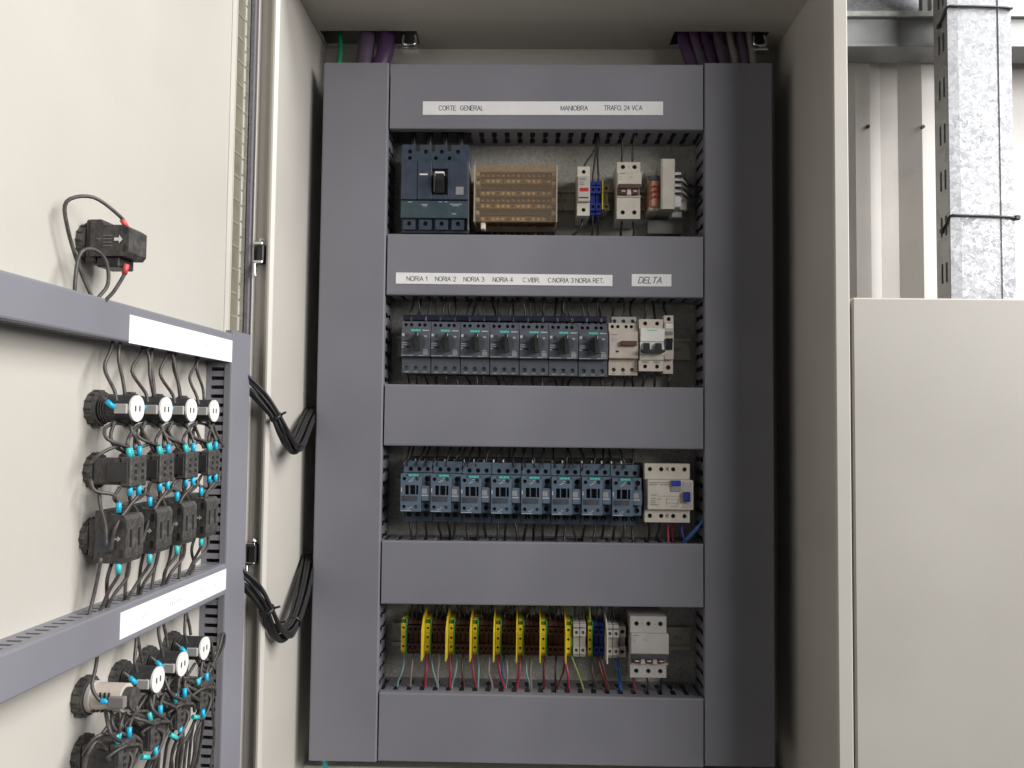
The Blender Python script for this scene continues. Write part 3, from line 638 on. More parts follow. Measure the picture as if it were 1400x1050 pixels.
# ---- motor protection breakers
def motor_breaker(first_label, mats, knob_kind, name):
    bodym, frontm, knobm = mats
    r = thing(name, first_label, 'motor breaker', (0, YR, 118))
    MB().box(-22.2, 22.2, -50, 0, -46, 34).build('body', bodym, r)
    cs = [-16.5, -8, 4.5, 12.5]
    t = MB().holes(-22.2, 22.2, 21, 33.5, -58, -45, [(c, 28) for c in cs], 2.7).build('upper_terminals', frontm, r)
    for c in cs: screw(t, c, -54.5, 28, 2.5, 'screw_dark')
    t = MB().holes(-21.6, 22.2, -46.2, -21.6, -56, -45, [(c, -38) for c in (-14, 0, 14)], 3.3).build('lower_terminals', frontm, r)
    for c in (-14, 0, 14): screw(t, c, -52, -38, 2.9, 'screw'); 
    for c in (-14, 0, 14): MB().box(c - 3, c + 3, -56.3, -56.02, -44.2, -43.4).build('terminal_mark', 'print_pale' if knob_kind else 'mid_grey', t)
    MB().box(-22.3, 22.2, -66, -50.1, -21.2, 20.7, 1).build('front_panel', frontm, r)
    if knob_kind:
        k = MB().cyl((4, 1), 'y', 11.5, -69, -66.05, 20).build('knob', 'slate_dark', r)
        MB().prism([(-3.2, -13), (3.2, -13), (2.6, 13), (0, 15), (-2.6, 13)], 'y', -82, -69.05).build('knob_grip', 'black', k)
        k.children[0].location = (4 * MM, 0, 0); k.children[0].rotation_euler = (0, R(-6), 0)
        MB().box(4.6, 5.6, -82.4, -82.05, 9, 13).build('knob_mark', 'print_pale', k)
        txt('SIEMENS', -7, 7, 18.9, 2.5, -66.15, 'teal', r, 'maker_lettering', bold=.26)
        mb = MB()
        mb.box(10, 20, -66.3, -66.05, 18, 19.6); mb.box(-21, -13, -66.3, -66.05, -1, 0.2); mb.box(-21, -13, -66.3, -66.05, -4, -2.8); mb.box(-21, -17, -66.3, -66.05, 10, 14); mb.box(-21, -18, -66.3, -66.05, -8, -6)
        mb.box(13, 17, -66.3, -66.05, 9, 11); mb.box(12, 18, -66.3, -66.05, -11, -10); mb.box(-21.5, -4, -66.3, -66.05, -20, -18.9); mb.box(5, 12, -66.3, -66.05, -20, -18.9)
        mb.build('small_print', 'print_pale', r)
        MB().cyl((-13, 12), 'y', 2.8, -67, -66.05, 12).build('test_button', 'slate_dark', r)
        MB().box(-15, -8, -66.4, -66.05, -8, -5.2).build('trip_window', 'black', r)
        MB().box(-16.5, -9.5, -66.4, -66.05, 2, 3.4).build('trip_slot', 'black', r)
        MB().box(11.5, 19.5, -66.5, -66.05, -20, -12).build('sticker', 'sticker', r)
    else:
        MB().box(-5, 19.5, -72, -66.05, -2.5, 5, 1).build('knob', 'maroon', r)
        MB().box(-12, -7.5, -66.4, -66.05, -12, -9.5).build('trip_window', 'black', r)
        MB().box(-19, -9, -66.4, -66.05, 14.5, 15.5).build('small_print', 'mid_grey', r)
        MB().cyl((-14, 8), 'y', 4, -66.6, -66.05, 14).build('dial', 'light_grey', r)
        t = MB().holes(-16, 22, 34.2, 45, -44, -20, [(-12, 38), (2, 38), (16, 38)], 3.2).build('rear_terminals', 'light_grey', r)
        for c in (-12, 2, 16): screw(t, c, -40, 38, 2.8, 'screw')
    index_kids(r); return r
mbp = motor_breaker('x', ('slate_dark', 'slate', 'black_soft'), True, 'motor_breaker')
names = ['NORIA 1', 'NORIA 2', 'NORIA 3', 'NORIA 4', 'C.VIBR.', 'C.NORIA 3', 'NORIA RET.']
mbs = []
for i in range(7):
    o = place(mbp, f'dark grey motor breaker with rotary knob under the {names[i]} label, {ORD[i]} from left', -169 + i * 45.05, 118 - i * .4, first=(i == 0), rot=random.uniform(-.006, .006))
    o['group'] = 'dark motor breakers with rotary knobs'; mbs.append(o)
o = motor_breaker('beige motor breaker with flat brown lever right of the dark motor breakers', ('ivory_dusty', 'ivory_dusty', 'mid_grey'), False, 'motor_breaker')
o.location.x = 147.2 * MM
r = thing('comb_busbar', 'dark blue comb busbar along the tops of the dark motor breakers', 'busbar', (-34, YR, 152))
MB().box(-156, 157, -56, -38, 1.2, 10, 1).build('housing', 'busbar_blue', r)
for i in range(14): MB().box(-145 + i * 22.5, -142.6 + i * 22.5, -57, -56.05, 0.5, 7, .3).build('pin', 'chrome', r)

# ---- contactors
r = thing('contactor', 'x', 'contactor', (0, YR, -109))
MB().box(-22.2, 22.2, -40, 0, -40, 38).build('body', 'petrol_dark', r)
t = MB().holes(-22, 22, 28.5, 46, -50, -20, [(c, 33.5) for c in (-11.5, 1.5, 14.5)], 3.5).build('upper_terminals', 'petrol', r)
for c in (-11.5, 1.5, 14.5): screw(t, c, -45.5, 33.5, 3.1, 'screw_dark')
t = MB().holes(-22, 22, -46, -28.8, -46, -20, [(c, -36) for c in (-13, 0, 13)], 4.2).build('lower_terminals', 'petrol_dark', r)
for c in (-13, 0, 13): screw(t, c, -42, -36, 3.6, 'screw_dark')
fp = MB().holes(-22.2, 8.4, 14.2, 27.6, -78, -40.2, [(-17, 20.5), (2, 20.5)], 2.9)
fp.holes(-22.2, 8.4, -28.2, -14.2, -78, -40.2, [(-17, -21), (1, -21)], 2.7)
fp.box(-22.2, -15.6, -78, -40.2, -14.2, 14.2); fp.box(4.2, 8.4, -78, -40.2, -14.2, 14.2); fp.box(-15.6, 4.2, -78, -40.2, 11, 14.2); fp.box(-15.6, 4.2, -78, -40.2, -14.2, -3)
fp.box(-9.8, -8.4, -78, -60, -3, 11); fp.box(-.2, 1, -78, -60, -3, 11); fp.box(-15.6, 4.2, -70, -40.2, -3, 11)
fpo = fp.build('front_panel', 'petrol', r)
MB().box(-15.5, 4.1, -70.6, -70.05, -2.9, 10.9).build('armature_window', 'black', r)
for x, z, mm in ((-17, 20.5, 'screw_dark'), (2, 20.5, 'screw'), (-17, -21, 'screw_dark'), (1, -21, 'screw')): screw(fpo, x, -74.5, z, 2.4, mm)
MB().box(-20, 3, -78.5, -78.05, -12.5, -5).build('rating_plate', 'slate_dark', r)
rc = MB().box(8.7, 22.2, -76, -40.2, -12.5, 10, .6)
rc.holes(8.7, 22.2, 10.2, 27.6, -68, -40.2, [(16.5, 20)], 4.2); rc.holes(8.7, 22.2, -28.2, -12.7, -68, -40.2, [(15.5, -21)], 4.0)
rco = rc.build('coil_terminal_column', 'petrol', r)
screw(rco, 16.5, -64, 20, 3.7, 'screw_dark'); screw(rco, 15.5, -64, -21, 3.5, 'screw_dark')
for z in (11.5, -14.5): MB().box(14, 16.6, -70, -68.05, z - 2, z + 4, .3).build('coil_clip', 'black', r)
MB().box(9.2, 17, -76.5, -76.05, -2, 6).build('sticker', 'sticker', r)
mb = MB(); mb.box(7.5 + 1.5, 19, -76.4, -76.05, -5, -3.6); mb.box(-21.8, -6, -78.3, -78.05, -27.6, -26.6); mb.box(-11, -7, -78.3, -78.05, 16, 17); mb.box(-8, -4, -78.3, -78.05, 18, 19); mb.box(-5, -2, -78.3, -78.05, 21, 22); mb.box(-12, -8, -78.3, -78.05, -25, -24); mb.box(-8, -5, -78.3, -78.05, -22.5, -21.5); mb.box(-21.6, -20, -78.3, -78.05, 1, 7)
mb.build('small_print', 'print_pale', r)
MB().box(-14, 8, -78.4, -78.02, 24.3, 27.5).build('name_band', 'steel_teal', r)
txt('SIEMENS', -10.5, 4.5, 25.9, 2.5, -78.6, 'teal', r, 'maker_lettering', bold=.26)
index_kids(r); cts = []
for i in range(8):
    o = place(r, f'blue grey contactor, {ORD[i] if i < 7 else "last, eighth"} from left in the contactor row', -164 + i * 45.15, -108.5 - i * .35 + random.uniform(-.5, .5), first=(i == 0), rot=random.uniform(-.007, .007)); o['group'] = 'blue grey contactors'; cts.append(o)
r = thing('link_bar', 'black link bar with pale studs along the tops of the contactors', 'link bar', (0, YR, -62))
MB().box(-176, 166, -40, -22, 0, 6, 1).build('bar', 'black', r)
for i in range(22): MB().cyl((-170 + i * 15.1, -41 - 0), 'z', 1.3, -1.5, 2.5, 8).build('stud', 'white', r)

# ---- residual current breaker
r = thing('residual_current_breaker', 'white four pole residual current breaker with blue buttons right of the contactors', 'circuit breaker', (214, YR, -107))
MB().box(-33.5, 33.5, -56, 0, -42, 45).build('body', 'ivory', r)
for nm, z0, z1, zc_ in (('upper_terminals', 22, 45.5, 37), ('lower_terminals', -42.5, -23, -33)):
    t = MB().holes(-33.8, 33.8, z0, z1, -62, -45, [(c, zc_) for c in (-26, -9, 9, 26)], 3.4).build(nm, 'ivory', r)
    for c in (-26, -9, 9, 26): screw(t, c, -58, zc_, 3.1, 'screw_dark')
    MB().box(-2, 2, -62.6, -62.05, zc_ - 2, zc_ + 3).build('rivet_plate', 'mid_grey', t)
MB().box(-31, 37.5, -71, -56.2, -22.8, 21.6, 1.2).build('front_panel', 'ivory', r)
MB().box(21, 35, -71.5, -71.05, -20, 18.5).build('switch_plate', 'light_grey', r)
MB().box(4.5, 18, -76, -71.05, 13.5, 21.2, .6).build('test_button', 'bright_blue', r)
MB().box(3.5, 19, -73, -71.05, 4.5, 13.2, .6).build('indicator_window', 'sticker', r)
MB().box(22, 31.5, -79, -71.55, -10, 4.5, 1).build('switch_lever', 'blue', r)
mb = MB(); mb.box(24, 30, -71.9, -71.55, -14, -12.8)
for z, a, b_ in ((17, -28, 0), (14, -28, -16), (14, -13, 0), (-1.5, -26, -17), (-6.5, -25, -19), (-7.5, -16, -10), (-10, -27, -19), (-13, -27, -19), (-16, -27, -15)): mb.box(a, b_, -71.35, -71.05, z, z + 1.1)
mb.box(-15, 19, -71.3, -71.05, -2.8, -2.3)
for a, b_, c, d in ((-3, 14, -7, -6.5), (-3, 14, -13, -12.5), (-3, -2.5, -16, -6), (14, 14.5, -16, -6), (2, 13, -17.5, -17)): mb.box(a, b_, -71.3, -71.05, c, d)
mb.build('small_print', 'mid_grey', r)

# ---- transformer
r = thing('control_transformer', 'small open transformer with orange winding at the right end of the top row', 'transformer', (220, YP, 292))
MB().box(-31, 33, -3, 0, 6, 112, .5).build('base_plate', 'rail', r)
mb = MB()
for i in range(9): mb.box(-16, 5, -69 + i * 6, -64 + i * 6, 36 if i else 35, 113)
c = mb.build('laminated_core', 'light_grey', r)
MB().box(-14.5, 4, -70, -69.1, 35, 113, .5).build('core_strap', 'ivory', r)
mb = MB().box(-32, -16.2, -60, -15, 40, 88, 3); mb.build('winding', 'orange', r)
MB().box(-33, -16.1, -56, -12, 80, 92, 2).build('bobbin_flange', 'ivory_dusty', r); MB().box(-33, -16.1, -56, -12, 36, 44, 2).build('bobbin_flange', 'ivory', r)
MB().box(-34, -18, -62, -58, 82, 89, 1).build('tape', 'slate_dark', r)
for k in range(3): MB().tube([(-31, -61, 52 + k * 9), (-24, -63, 57 + k * 8), (-17, -61, 54 + k * 9)], 1.1, 6).build('winding_lead', 'red', r)
MB().box(5.2, 16, -62, -20, 40, 95, 1.2).build('terminal_carrier', 'white', r)
MB().box(16.5, 29, -46, -14, 40, 92, 1.5).build('terminal_carrier', 'ivory', r)
MB().box(5.2, 22, -40, -10, 30, 39.5, 1).build('foot', 'light_grey', r)
MB().box(-30, 26, -22, -3.2, 8, 30, 1).build('frame', 'mid_grey', r)
for x, z in ((20, 10), (25, 102)): screw(r, x, -5, z, 3.5, 'chrome')
for k, z in enumerate((88, 79, 70, 61)):
    a = (226, YP - 63, 292 + z)
    wire([a, (236, YP - 66, 292 + z - 1), (245, YP - 58, 292 + z - 5), (256, YP - 50, 292 + (76 if k < 2 else 60)), (275, YP - 48, 292 + (75 if k < 2 else 59))], 1.7, 'wire_black', f'black wire from the transformer into the right duct, {ORD[k]} from the top', 'transformer wires')

# ---- terminal strip of the bottom row
gt = 'coloured terminal strip of the bottom row'
def earth(x, i, w=9.5):
    r = thing('earth_terminal', f'yellow and green earth terminal, {ORD[i] if i < 8 else "ninth"} from the left on the bottom row', 'terminal block', (x, YR, -330), (0, 0, 0), gt)
    zs = (14, 0, -14)
    MB().box(-w / 2, w * .22, -40, 0, -26, 27, .6).build('yellow_half', 'yellow', r)
    MB().box(w * .24, w / 2, -45.5, 0, -27, 27, .6).build('green_half', 'green', r)
    mb = MB()
    for z in zs: mb.holes(-w / 2, w * .22, z - 6.9, z + 6.9, -45, -40.1, [(-w * .12, z)], 2.0, 4)
    t = mb.build('clamp', 'yellow', r)
    for z in zs: screw(t, -w * .12, -42.5, z, 1.8, 'screw_dark')
    for k in range(5): MB().box(-w * .3, w * .12, -43.4, -40.2, 21.0 + k * 1.15, 21.6 + k * 1.15).build('rib', 'green', r)
    return r
def partition(x, i, material='yellow'):
    P = [(-26, -27.5), (-76, -26.5), (-76, 18), (-56, 34), (-16, 42), (-8, 36), (-8, -27.5)]
    o = MB().prism(P, 'x', -.9, .9).build('partition_plate', material, None, (x, YR, -330))
    tag(o, f'thin {"yellow" if material == "yellow" else "beige"} partition plate, {ORD[i] if i < 8 else "last"} from the left between the terminals', 'partition plate', 'partition plates'); return o
ex = [-182, -145, -109, -73, -38, -4, 31, 69]
for i, x in enumerate(ex):
    earth(x, i)
    if i: partition(x - 6.2, i - 1)
    if i < 7:
        n = 3; x0 = x + 5.2; x1 = ex[i + 1] - 7.6; w = (x1 - x0) / n
        for k in range(n):
            terminal('terminal_block', f'dark brown terminal, {("left", "middle", "right")[k]} of the three after the {ORD[i]} earth terminal', 'terminal block', x0 + w * (k + .5), -330, w, 53, -46, 'brown_block', gt)
for k, x in enumerate((79.5, 89.5)): terminal('terminal_block', f'light grey terminal, {("left", "right")[k]} of the pair after the eighth earth terminal', 'terminal block', x, -330, 9.6, 52, -50, 'light_grey', gt)
earth(101.5, 8, 8)
for k, x in enumerate((110, 118.2)): terminal('terminal_block', f'blue terminal on the bottom row, {("left", "right")[k]} of the blue pair', 'terminal block', x, -330, 8, 53, -46, 'blue', gt)
partition(124, 8, 'ivory_dusty')
for k, x in enumerate((130, 139.5)): terminal('terminal_block', f'light grey terminal, {("left", "right")[k]} of the pair after the blue terminals', 'terminal block', x, -331, 9.2, 52, -50, 'light_grey', gt)
r = thing('end_stop', 'pale grey end stop with two screws closing the bottom terminal strip', 'end stop', (149.5, YR, -332))
MB().box(-5, 5, -38, 0, -24, 24, .8).build('body', 'light_grey', r)
for z in (15, -15):
    t = MB().holes(-5, 5, z - 8, z + 8, -46, -38.1, [(0, z)], 3.2).build('clamp', 'light_grey', r); screw(t, 0, -42, z, 2.9, 'screw_dark')

# ================================================================== wires on the mounting plate
rnd = random.Random(3)
def J(a): return rnd.uniform(-a, a)
def slot_y(): return rnd.uniform(1222, 1250)
def up_wire(x, z, y, zd, lab, grp, r=1.6, material='wire_black', jig=9, ysl=None):
    ys = ysl or slot_y(); xd = x + J(jig)
    wire([(x, y, z), (x + J(2), y + 1, z + 5), (x + (xd - x) * .5 + J(3), (y + ys) / 2 + J(4), z + (zd - z) * .5), (xd, ys, zd - 2), (xd + J(2), ys + 3, zd + 14)], r, material, lab, grp)
def down_wire(x, z, y, zd, lab, grp, r=1.6, material='wire_black', jig=8, xd=None, ysl=None, ends=()):
    ys = ysl or slot_y(); xd = x + J(jig) if xd is None else xd
    wire([(x, y, z + 4), (x, y, z - 3), (x + (xd - x) * .45 + J(2), (y + ys) / 2 + J(3), z + (zd - z) * .5), (xd, ys, zd + 2), (xd + J(2), ys + 2, zd - 14)], r, material, lab, grp, ends)
# top row
for (x, lab) in ((85, 'black wire dropping into the top of the fuse holder'),): wire([(x, 1225, 388), (x + 4, 1226, 402), (x + 20, 1236, 428), (107, 1238, 444), (108, 1238, 460)], 1.6, 'wire_black', lab)
for k, x in enumerate((101, 109.5)): wire([(x, 1232, 372), (x, 1230, 385), (x + 4 - k * 5, 1234, 415), (109 + k * 1.5, 1238, 444), (109, 1238, 460)], 1.6, 'wire_black', f'black wire dropping into the {("left", "right")[k]} blue terminal beside the fuse holder')
for k, x in enumerate((145.5, 163)): up_wire(x, 398, 1225, 447, f'black wire into the top of the white two pole breaker, {("left", "right")[k]} one', 'wires over the top row breaker', jig=3)
wire([(85, 1228, 318), (84, 1225, 306), (78, 1226, 296), (68, 1228, 286), (64, 1229, 270)], 1.9, 'wire_black', 'black wire leaving the bottom of the fuse holder')
for k, x in enumerate((101, 109.5)): down_wire(x, 322, 1232, 284, f'black wire leaving the bottom of the {("left", "right")[k]} blue terminal', None, jig=2)
for k, x in enumerate((145.5, 163)): down_wire(x, 312, 1225, 284, f'black wire leaving the bottom of the white two pole breaker, {("left", "right")[k]} one', 'wires under the top row breaker', jig=4, r=2.0)
for k in range(12):
    x = -58 + k * 7.6; mm = 'wire_black'; lab = f'thick black cable under the distribution block, {ORD[k] if k < 10 else "tenth"} from the left'
    if k == 9: mm, lab = 'wire_grey', 'grey cable under the distribution block'
    if k == 10: mm, lab = 'dark_red', 'dark red cable under the distribution block'
    if k == 11: mm, lab = 'wire_blue', 'blue cable under the distribution block'
    wire([(x, 1235, 305), (x + J(1), 1231, 298), (x + J(4), 1233, 286), (x + J(5), 1236, 268)], 3.3 if k < 9 else 2.2, mm, lab, 'cables under the distribution block', n=9)
for k in range(4):
    x = -182 + k * 25; wire([(x, 1235, 292), (x, 1233, 285), (x, 1236, 268)], 5.5, 'black', f'thick black cable under the main breaker, {ORD[k]} from the left', 'cables under the main breaker')
    wire([(x, 1240, 420), (x, 1238, 435), (x + J(2), 1240, 462)], 5.5, 'black', f'thick black cable over the main breaker, {ORD[k]} from the left', 'cables over the main breaker')
for i in range(3):
    MB().box(-5, 5, -26, 0, 0, 30).build('x', 'black') if False else None
# motor breaker row
for i in range(7):
    x = -169 + i * 45.05
    for k, c in enumerate((-14, -5, 5, 14)): up_wire(x + c, 150, 1226 + J(5), 190, f'black wire into the top of the {ORD[i]} motor breaker, {ORD[k]} from its left', 'wires over the motor breakers', jig=7)
    for k, c in enumerate((-14, 0, 14)): down_wire(x + c, 74, 1226, 54, f'black wire under the {ORD[i]} motor breaker, {("left", "middle", "right")[k]} one', 'wires under the motor breakers', r=1.9, jig=6)
for k, c in enumerate((-12, 2, 16)):
    up_wire(147.2 + c, 160, 1238, 190, f'black wire into the beige motor breaker, {("left", "middle", "right")[k]} one', 'wires over the beige motor breaker', jig=4)
    down_wire(147.2 + c, 74, 1226, 54, f'black wire under the beige motor breaker, {("left", "middle", "right")[k]} one', 'wires under the beige motor breaker', jig=6)
for k, c in enumerate((-9, 9)):
    up_wire(189 + c, 156, 1226, 190, f'black wire into the breaker with joined black levers, {("left", "right")[k]} one', 'wires over the joined lever breaker', r=2, jig=3)
    down_wire(189 + c, 80, 1226, 54, f'black wire under the breaker with joined black levers, {("left", "right")[k]} one', 'wires under the joined lever breaker', r=2, jig=3)
up_wire(215.5, 162, 1226, 190, 'black wire into the top of the slim beige switch', None, r=2, jig=2)
down_wire(215.5, 78, 1226, 54, 'black wire under the slim beige switch', None, r=2, jig=3)
# contactor row
for i in range(8):
    x = -164 + i * 45.15
    for k, c in enumerate((-15, -1, 12)): up_wire(x + c, -70, 1222 + J(6), -39, f'black wire into the top of the {ORD[i]} contactor, {("left", "middle", "right")[k]} one', 'wires over the contactors', jig=9, ysl=1238 + J(8))
    for k, c in enumerate((-13, 0, 13)): down_wire(x + c, -150, 1229, -181, f'black wire under the {ORD[i]} contactor, {("left", "middle", "right")[k]} one', 'wires under the contactors', r=2.0, jig=5)
    if i in (0, 1, 2, 4, 6): wire([(x - 22, 1212, -74), (x - 20, 1206, -66), (x - 18 + J(4), 1222, -55), (x - 18 + J(6), 1234, -36), (x - 16, 1236, -24)], 1.5, 'wire_black', f'black coil wire rising in front of the {ORD[i]} contactor', 'coil wires over the contactors')
for k, (c, mm, nm) in enumerate(((-26, 'wire_black', 'black'), (-9, 'wire_black', 'black'), (4, 'wire_red', 'red'), (12, 'dark_red', 'dark red'))):
    down_wire(214 + c, -148, 1226, -181, f'{nm} wire under the residual current breaker, {ORD[k]} from the left', 'wires under the residual current breaker', r=2.0, material=mm, jig=5)
wire([(240, 1226, -150), (238, 1224, -163), (242, 1220, -178), (245, 1225, -192)], 2.2, 'blue', 'dark blue wire under the right end of the residual current breaker')
wire([(275, 1215, -140), (266, 1212, -150), (250, 1214, -168), (240, 1222, -182), (238, 1226, -196)], 3.0, 'wire_blue', 'thick blue wire slanting out of the right duct beside the residual current breaker')
# bottom row: tops
for i in range(7):
    for k in range(3): up_wire(ex[i] + 9 + k * 8, -304, 1242, -275, f'black wire into the brown terminals after the {ORD[i]} earth terminal, {("left", "middle", "right")[k]} one', 'wires over the brown terminals', r=1.5, jig=4, ysl=1250)
for k, x in enumerate((80, 90, 112, 119, 131, 139)): up_wire(x, -304, 1242, -275, f'black wire into the light grey and blue terminals, {ORD[k]} from the left', 'wires over the grey and blue terminals', r=1.6, jig=5, ysl=1248)
wire([(101.5, 1240, -304), (101, 1242, -290), (100, 1248, -275), (100, 1250, -262)], 1.6, 'wire_lime', 'yellow green wire into the top of the ninth earth terminal')
# bottom row: field cables, each at its slot
slots = [-195 + 20 * k for k in range(24)]
FC = [(-182, -192, 'wire_teal', 1.8), (-169, -172, 'wire_pink', 1.8), (-148, -150, 'wire_red', 2.6), (-141, -131, 'wire_teal', 1.7), (-128, -130, 'wire_grey', 1.6), (-112, -111, 'wire_red', 2.6), (-102, -109, 'wire_teal', 1.8), (-92, -91, 'wire_brown', 1.8), (-77, -71, 'wire_red', 2.0), (-69, -69, 'wire_teal', 1.9), (-52, -48, 'wire_pink', 1.9),
      (-38, -28, 'wire_red', 2.6), (-30, -29, 'wire_blue', 1.5), (-25, -27, 'wire_grey', 1.5), (-5, -9, 'wire_red', 2.6), (4, 10, 'wire_teal', 1.6), (12, 12, 'wire_pink', 1.8), (33, 31, 'dark_red', 1.9), (50, 50, 'wire_black', 1.7), (63, 71, 'wire_red', 2.2), (62, 52, 'dark_red', 1.4), (75, 92, 'wire_lime', 1.5), (104, 112, 'wire_brown', 1.6), (113, 128, 'dark_red', 2.2), (119, 131, 'wire_brown', 1.6), (138, 149, 'wire_blue', 2.3), (142, 150, 'wire_blue', 1.5),
      (167, 169, 'wire_red', 1.7), (187, 189, 'wire_brown', 1.6), (206, 209, 'wire_black', 1.9)]
NM = {'wire_teal': 'pale teal', 'wire_pink': 'pinkish grey', 'wire_red': 'red', 'wire_grey': 'grey', 'wire_brown': 'brown', 'wire_blue': 'blue', 'dark_red': 'dark red', 'wire_black': 'black', 'wire_lime': 'yellow green'}
cnt = {}
for x, xd, mm, rr in FC:
    cnt[mm] = cnt.get(mm, 0) + 1; c = cnt[mm]
    o = wire([(x, 1238, -352), (x + J(1), 1234, -360), (x + (xd - x) * .35 + J(2), 1228 + J(3), -380), (x + (xd - x) * .8 + J(1), 1232, -398), (xd, 1236, -410), (xd, 1240, -424)], rr, mm, f'{NM[mm]} wire under the bottom terminal strip, {ORD[c - 1]} {NM[mm]} one from the left', 'field wires under the bottom terminals')

# ================================================================== cables in the two top entries, harness loops at the hinge
wire([(-306, 1262, 640), (-307, 1258, 619), (-303, 1248, 590), (-305, 1245, 560), (-306, 1245, 530)], 3.8, 'wire_green', 'green cable rising from the left duct into the top of the cabinet', n=10, name='cable')['category'] = 'cable'
for k, x in enumerate((-262, -231)):
    wire([(x, 1262, 660), (x, 1258, 619), (x - 1, 1248, 585), (x - 2 - k * 8, 1244, 555), (x - 2 - k * 8, 1244, 520)], 13.5, ('wire_mauve', 'wire_purple')[k], f'thick {("mauve", "dark purple")[k]} cable at the top left entry', 'thick cables in the left entry', n=14, name='cable')['category'] = 'cable'
rc = [(246, 'wire_purple', 'leftmost purple'), (264, 'wire_mauve', 'second purple'), (282, 'wire_purple', 'third purple'), (302, 'wire_mauve', 'fourth, mauve'), (322, 'wire_grey', 'grey'), (339, 'wire_mauve', 'slim mauve'), (354, 'wire_grey', 'rightmost slim grey')]
for k, (x, mm, nm) in enumerate(rc):
    rr = 9 if k < 4 else 6
    wire([(x, 1265, 660), (x, 1260, 619), (x + 7 - k, 1250, 585), (x + 14 - 2 * k, 1246, 555), (x + 14 - 2 * k, 1246, 520)], rr, mm, f'{nm} cable at the top right entry', 'cables in the right entry', n=12, name='cable')['category'] = 'cable'
wire([(-302, 1240, -490), (-303, 1238, -512), (-300, 1240, -535), (-298, 1246, -580)], 3.6, 'aqua', 'turquoise cable hanging below the left duct', n=10, name='cable')['category'] = 'cable'
def harness(lab, P, ties, nst, rad, sr=2.2):
    r = thing('wire_harness', lab, 'wire harness', P[0], (0, 0, 0), 'wire harnesses at the hinge'); o0 = Vector(P[0]); rg = random.Random(len(lab))
    for i in range(nst):
        a = rg.uniform(0, 6.28); q = rad * math.sqrt(rg.random()); pts = []
        for k, p in enumerate(P):
            sq = 0.75 if k in ties else 1.0; a += rg.uniform(-.3, .3)
            pts.append(Vector(p) - o0 + Vector((math.cos(a) * q * sq, math.cos(a + 1) * q * sq * .6, math.sin(a) * q * sq)))
        MB().tube(pts, sr, 6, 6).build('strand', 'wire_black', r)
    for k in ties:
        d = (Vector(P[k + 1]) - Vector(P[k - 1])).normalized(); p = Vector(P[k]) - o0
        MB().tube([p - d * 2.2, p + d * 2.2], rad * .95, 12, 1).build('tie_band', 'black', r)
        t_ = d.cross(Vector((0, 1, 0))).normalized(); MB().tube([p + t_ * rad * .6, p + t_ * (rad * 1.7) + Vector((0, -3, 0))], 1.6, 6, 1).build('tie_tail', 'black', r)
harness('upper black wire harness looping across the hinge gap', [(-376, 1004, 62), (-362, 1012, 50), (-344, 1028, 28), (-328, 1042, 2), (-318, 1056, -26), (-314, 1078, -40), (-316, 1110, -32), (-322, 1165, -8), (-330, 1225, 10)], (3, 5), 16, 9)
harness('lower black wire harness looping across the hinge gap', [(-376, 1002, -182), (-364, 1012, -196), (-345, 1026, -220), (-333, 1040, -248), (-328, 1054, -274), (-321, 1074, -288), (-315, 1100, -278), (-320, 1155, -252), (-330, 1225, -215)], (3, 6), 18, 11)

# ================================================================== devices on the door (local frame: x out of the door, -y away from the hinge)
RD = (0, 0, -DA)
def dthing(name, lab, cat, s, z, group=None): return thing(name, lab, cat, DD(s, 0.3, z), RD, group)
def ring(r, R0=16.0, depth=12):
    o = MB().cyl((0, 0), 'x', R0, 0, depth * .75, 22, r1=R0 * .98).build('mounting_ring', 'dusty_black', r)
    for k in range(14):
        a = k * 2 * math.pi / 14; m_ = MB().cyl((R0 * math.cos(a), R0 * math.sin(a)), 'x', 1.6, 1.5, depth * .6, 6)
        m_.build('ring_rib', 'dusty_black', o)
def copies(proto, spots, labels, group, nsc=1.0):
    index_kids(proto); out = []; proto.scale = (nsc, 1, 1)
    for i, ((s, z), lab) in enumerate(zip(spots, labels)):
        o = proto if i == 0 else copy_tree(proto); p = DD(s, 0.3, z); o.location = (p[0] * MM, p[1] * MM, (p[2] + ZC) * MM); o['label'] = lab; o['group'] = group; out.append(o)
    return out
# indicator lamps
lp = dthing('indicator_lamp', 'x', 'indicator lamp', 316, 8)
ring(lp)
MB().cyl((0, 0), 'x', 11.5, 9, 16, 18).build('threaded_neck', 'dusty_black', lp)
mb = MB().cyl((0, 0), 'x', 12.6, 16, 40, 20); mb.box(22, 38, -13.5, 13.5, -5, 5, 1); mb.build('lamp_body', 'black_soft', lp)
for k in range(3): MB().cyl((0, 0), 'x', 13.4, 11 + k * 2.4, 12.2 + k * 2.4, 18).build('thread', 'dusty_black', lp)
e = MB().cyl((0, 0), 'x', 12.2, 40.05, 42, 26).build('end_cap', 'white', lp)
for y in (-3.6, 3.6): MB().box(42.02, 42.3, y - .9, y + .9, -2.6, 2.6).build('cap_slit', 'black', e)
MB().box(28, 39.9, -15.4, -12.7, -5, 4, .5).build('terminal_tongue', 'light_grey', lp)
lamps = [(316, 8), (262.5, 8), (208.5, 8), (154, 8), (262, -256), (212, -256), (161, -254)]
labs = [f'black indicator lamp with white end cap, {ORD[i]} from the left in the upper lamp row' for i in range(4)] + [f'black lamp with white end cap, {q} in the lower lamp row' for q in ('nearest the beige buzzer', 'middle one', 'farthest from the beige buzzer')]
copies(lp, lamps, labs, 'indicator lamps on the door')
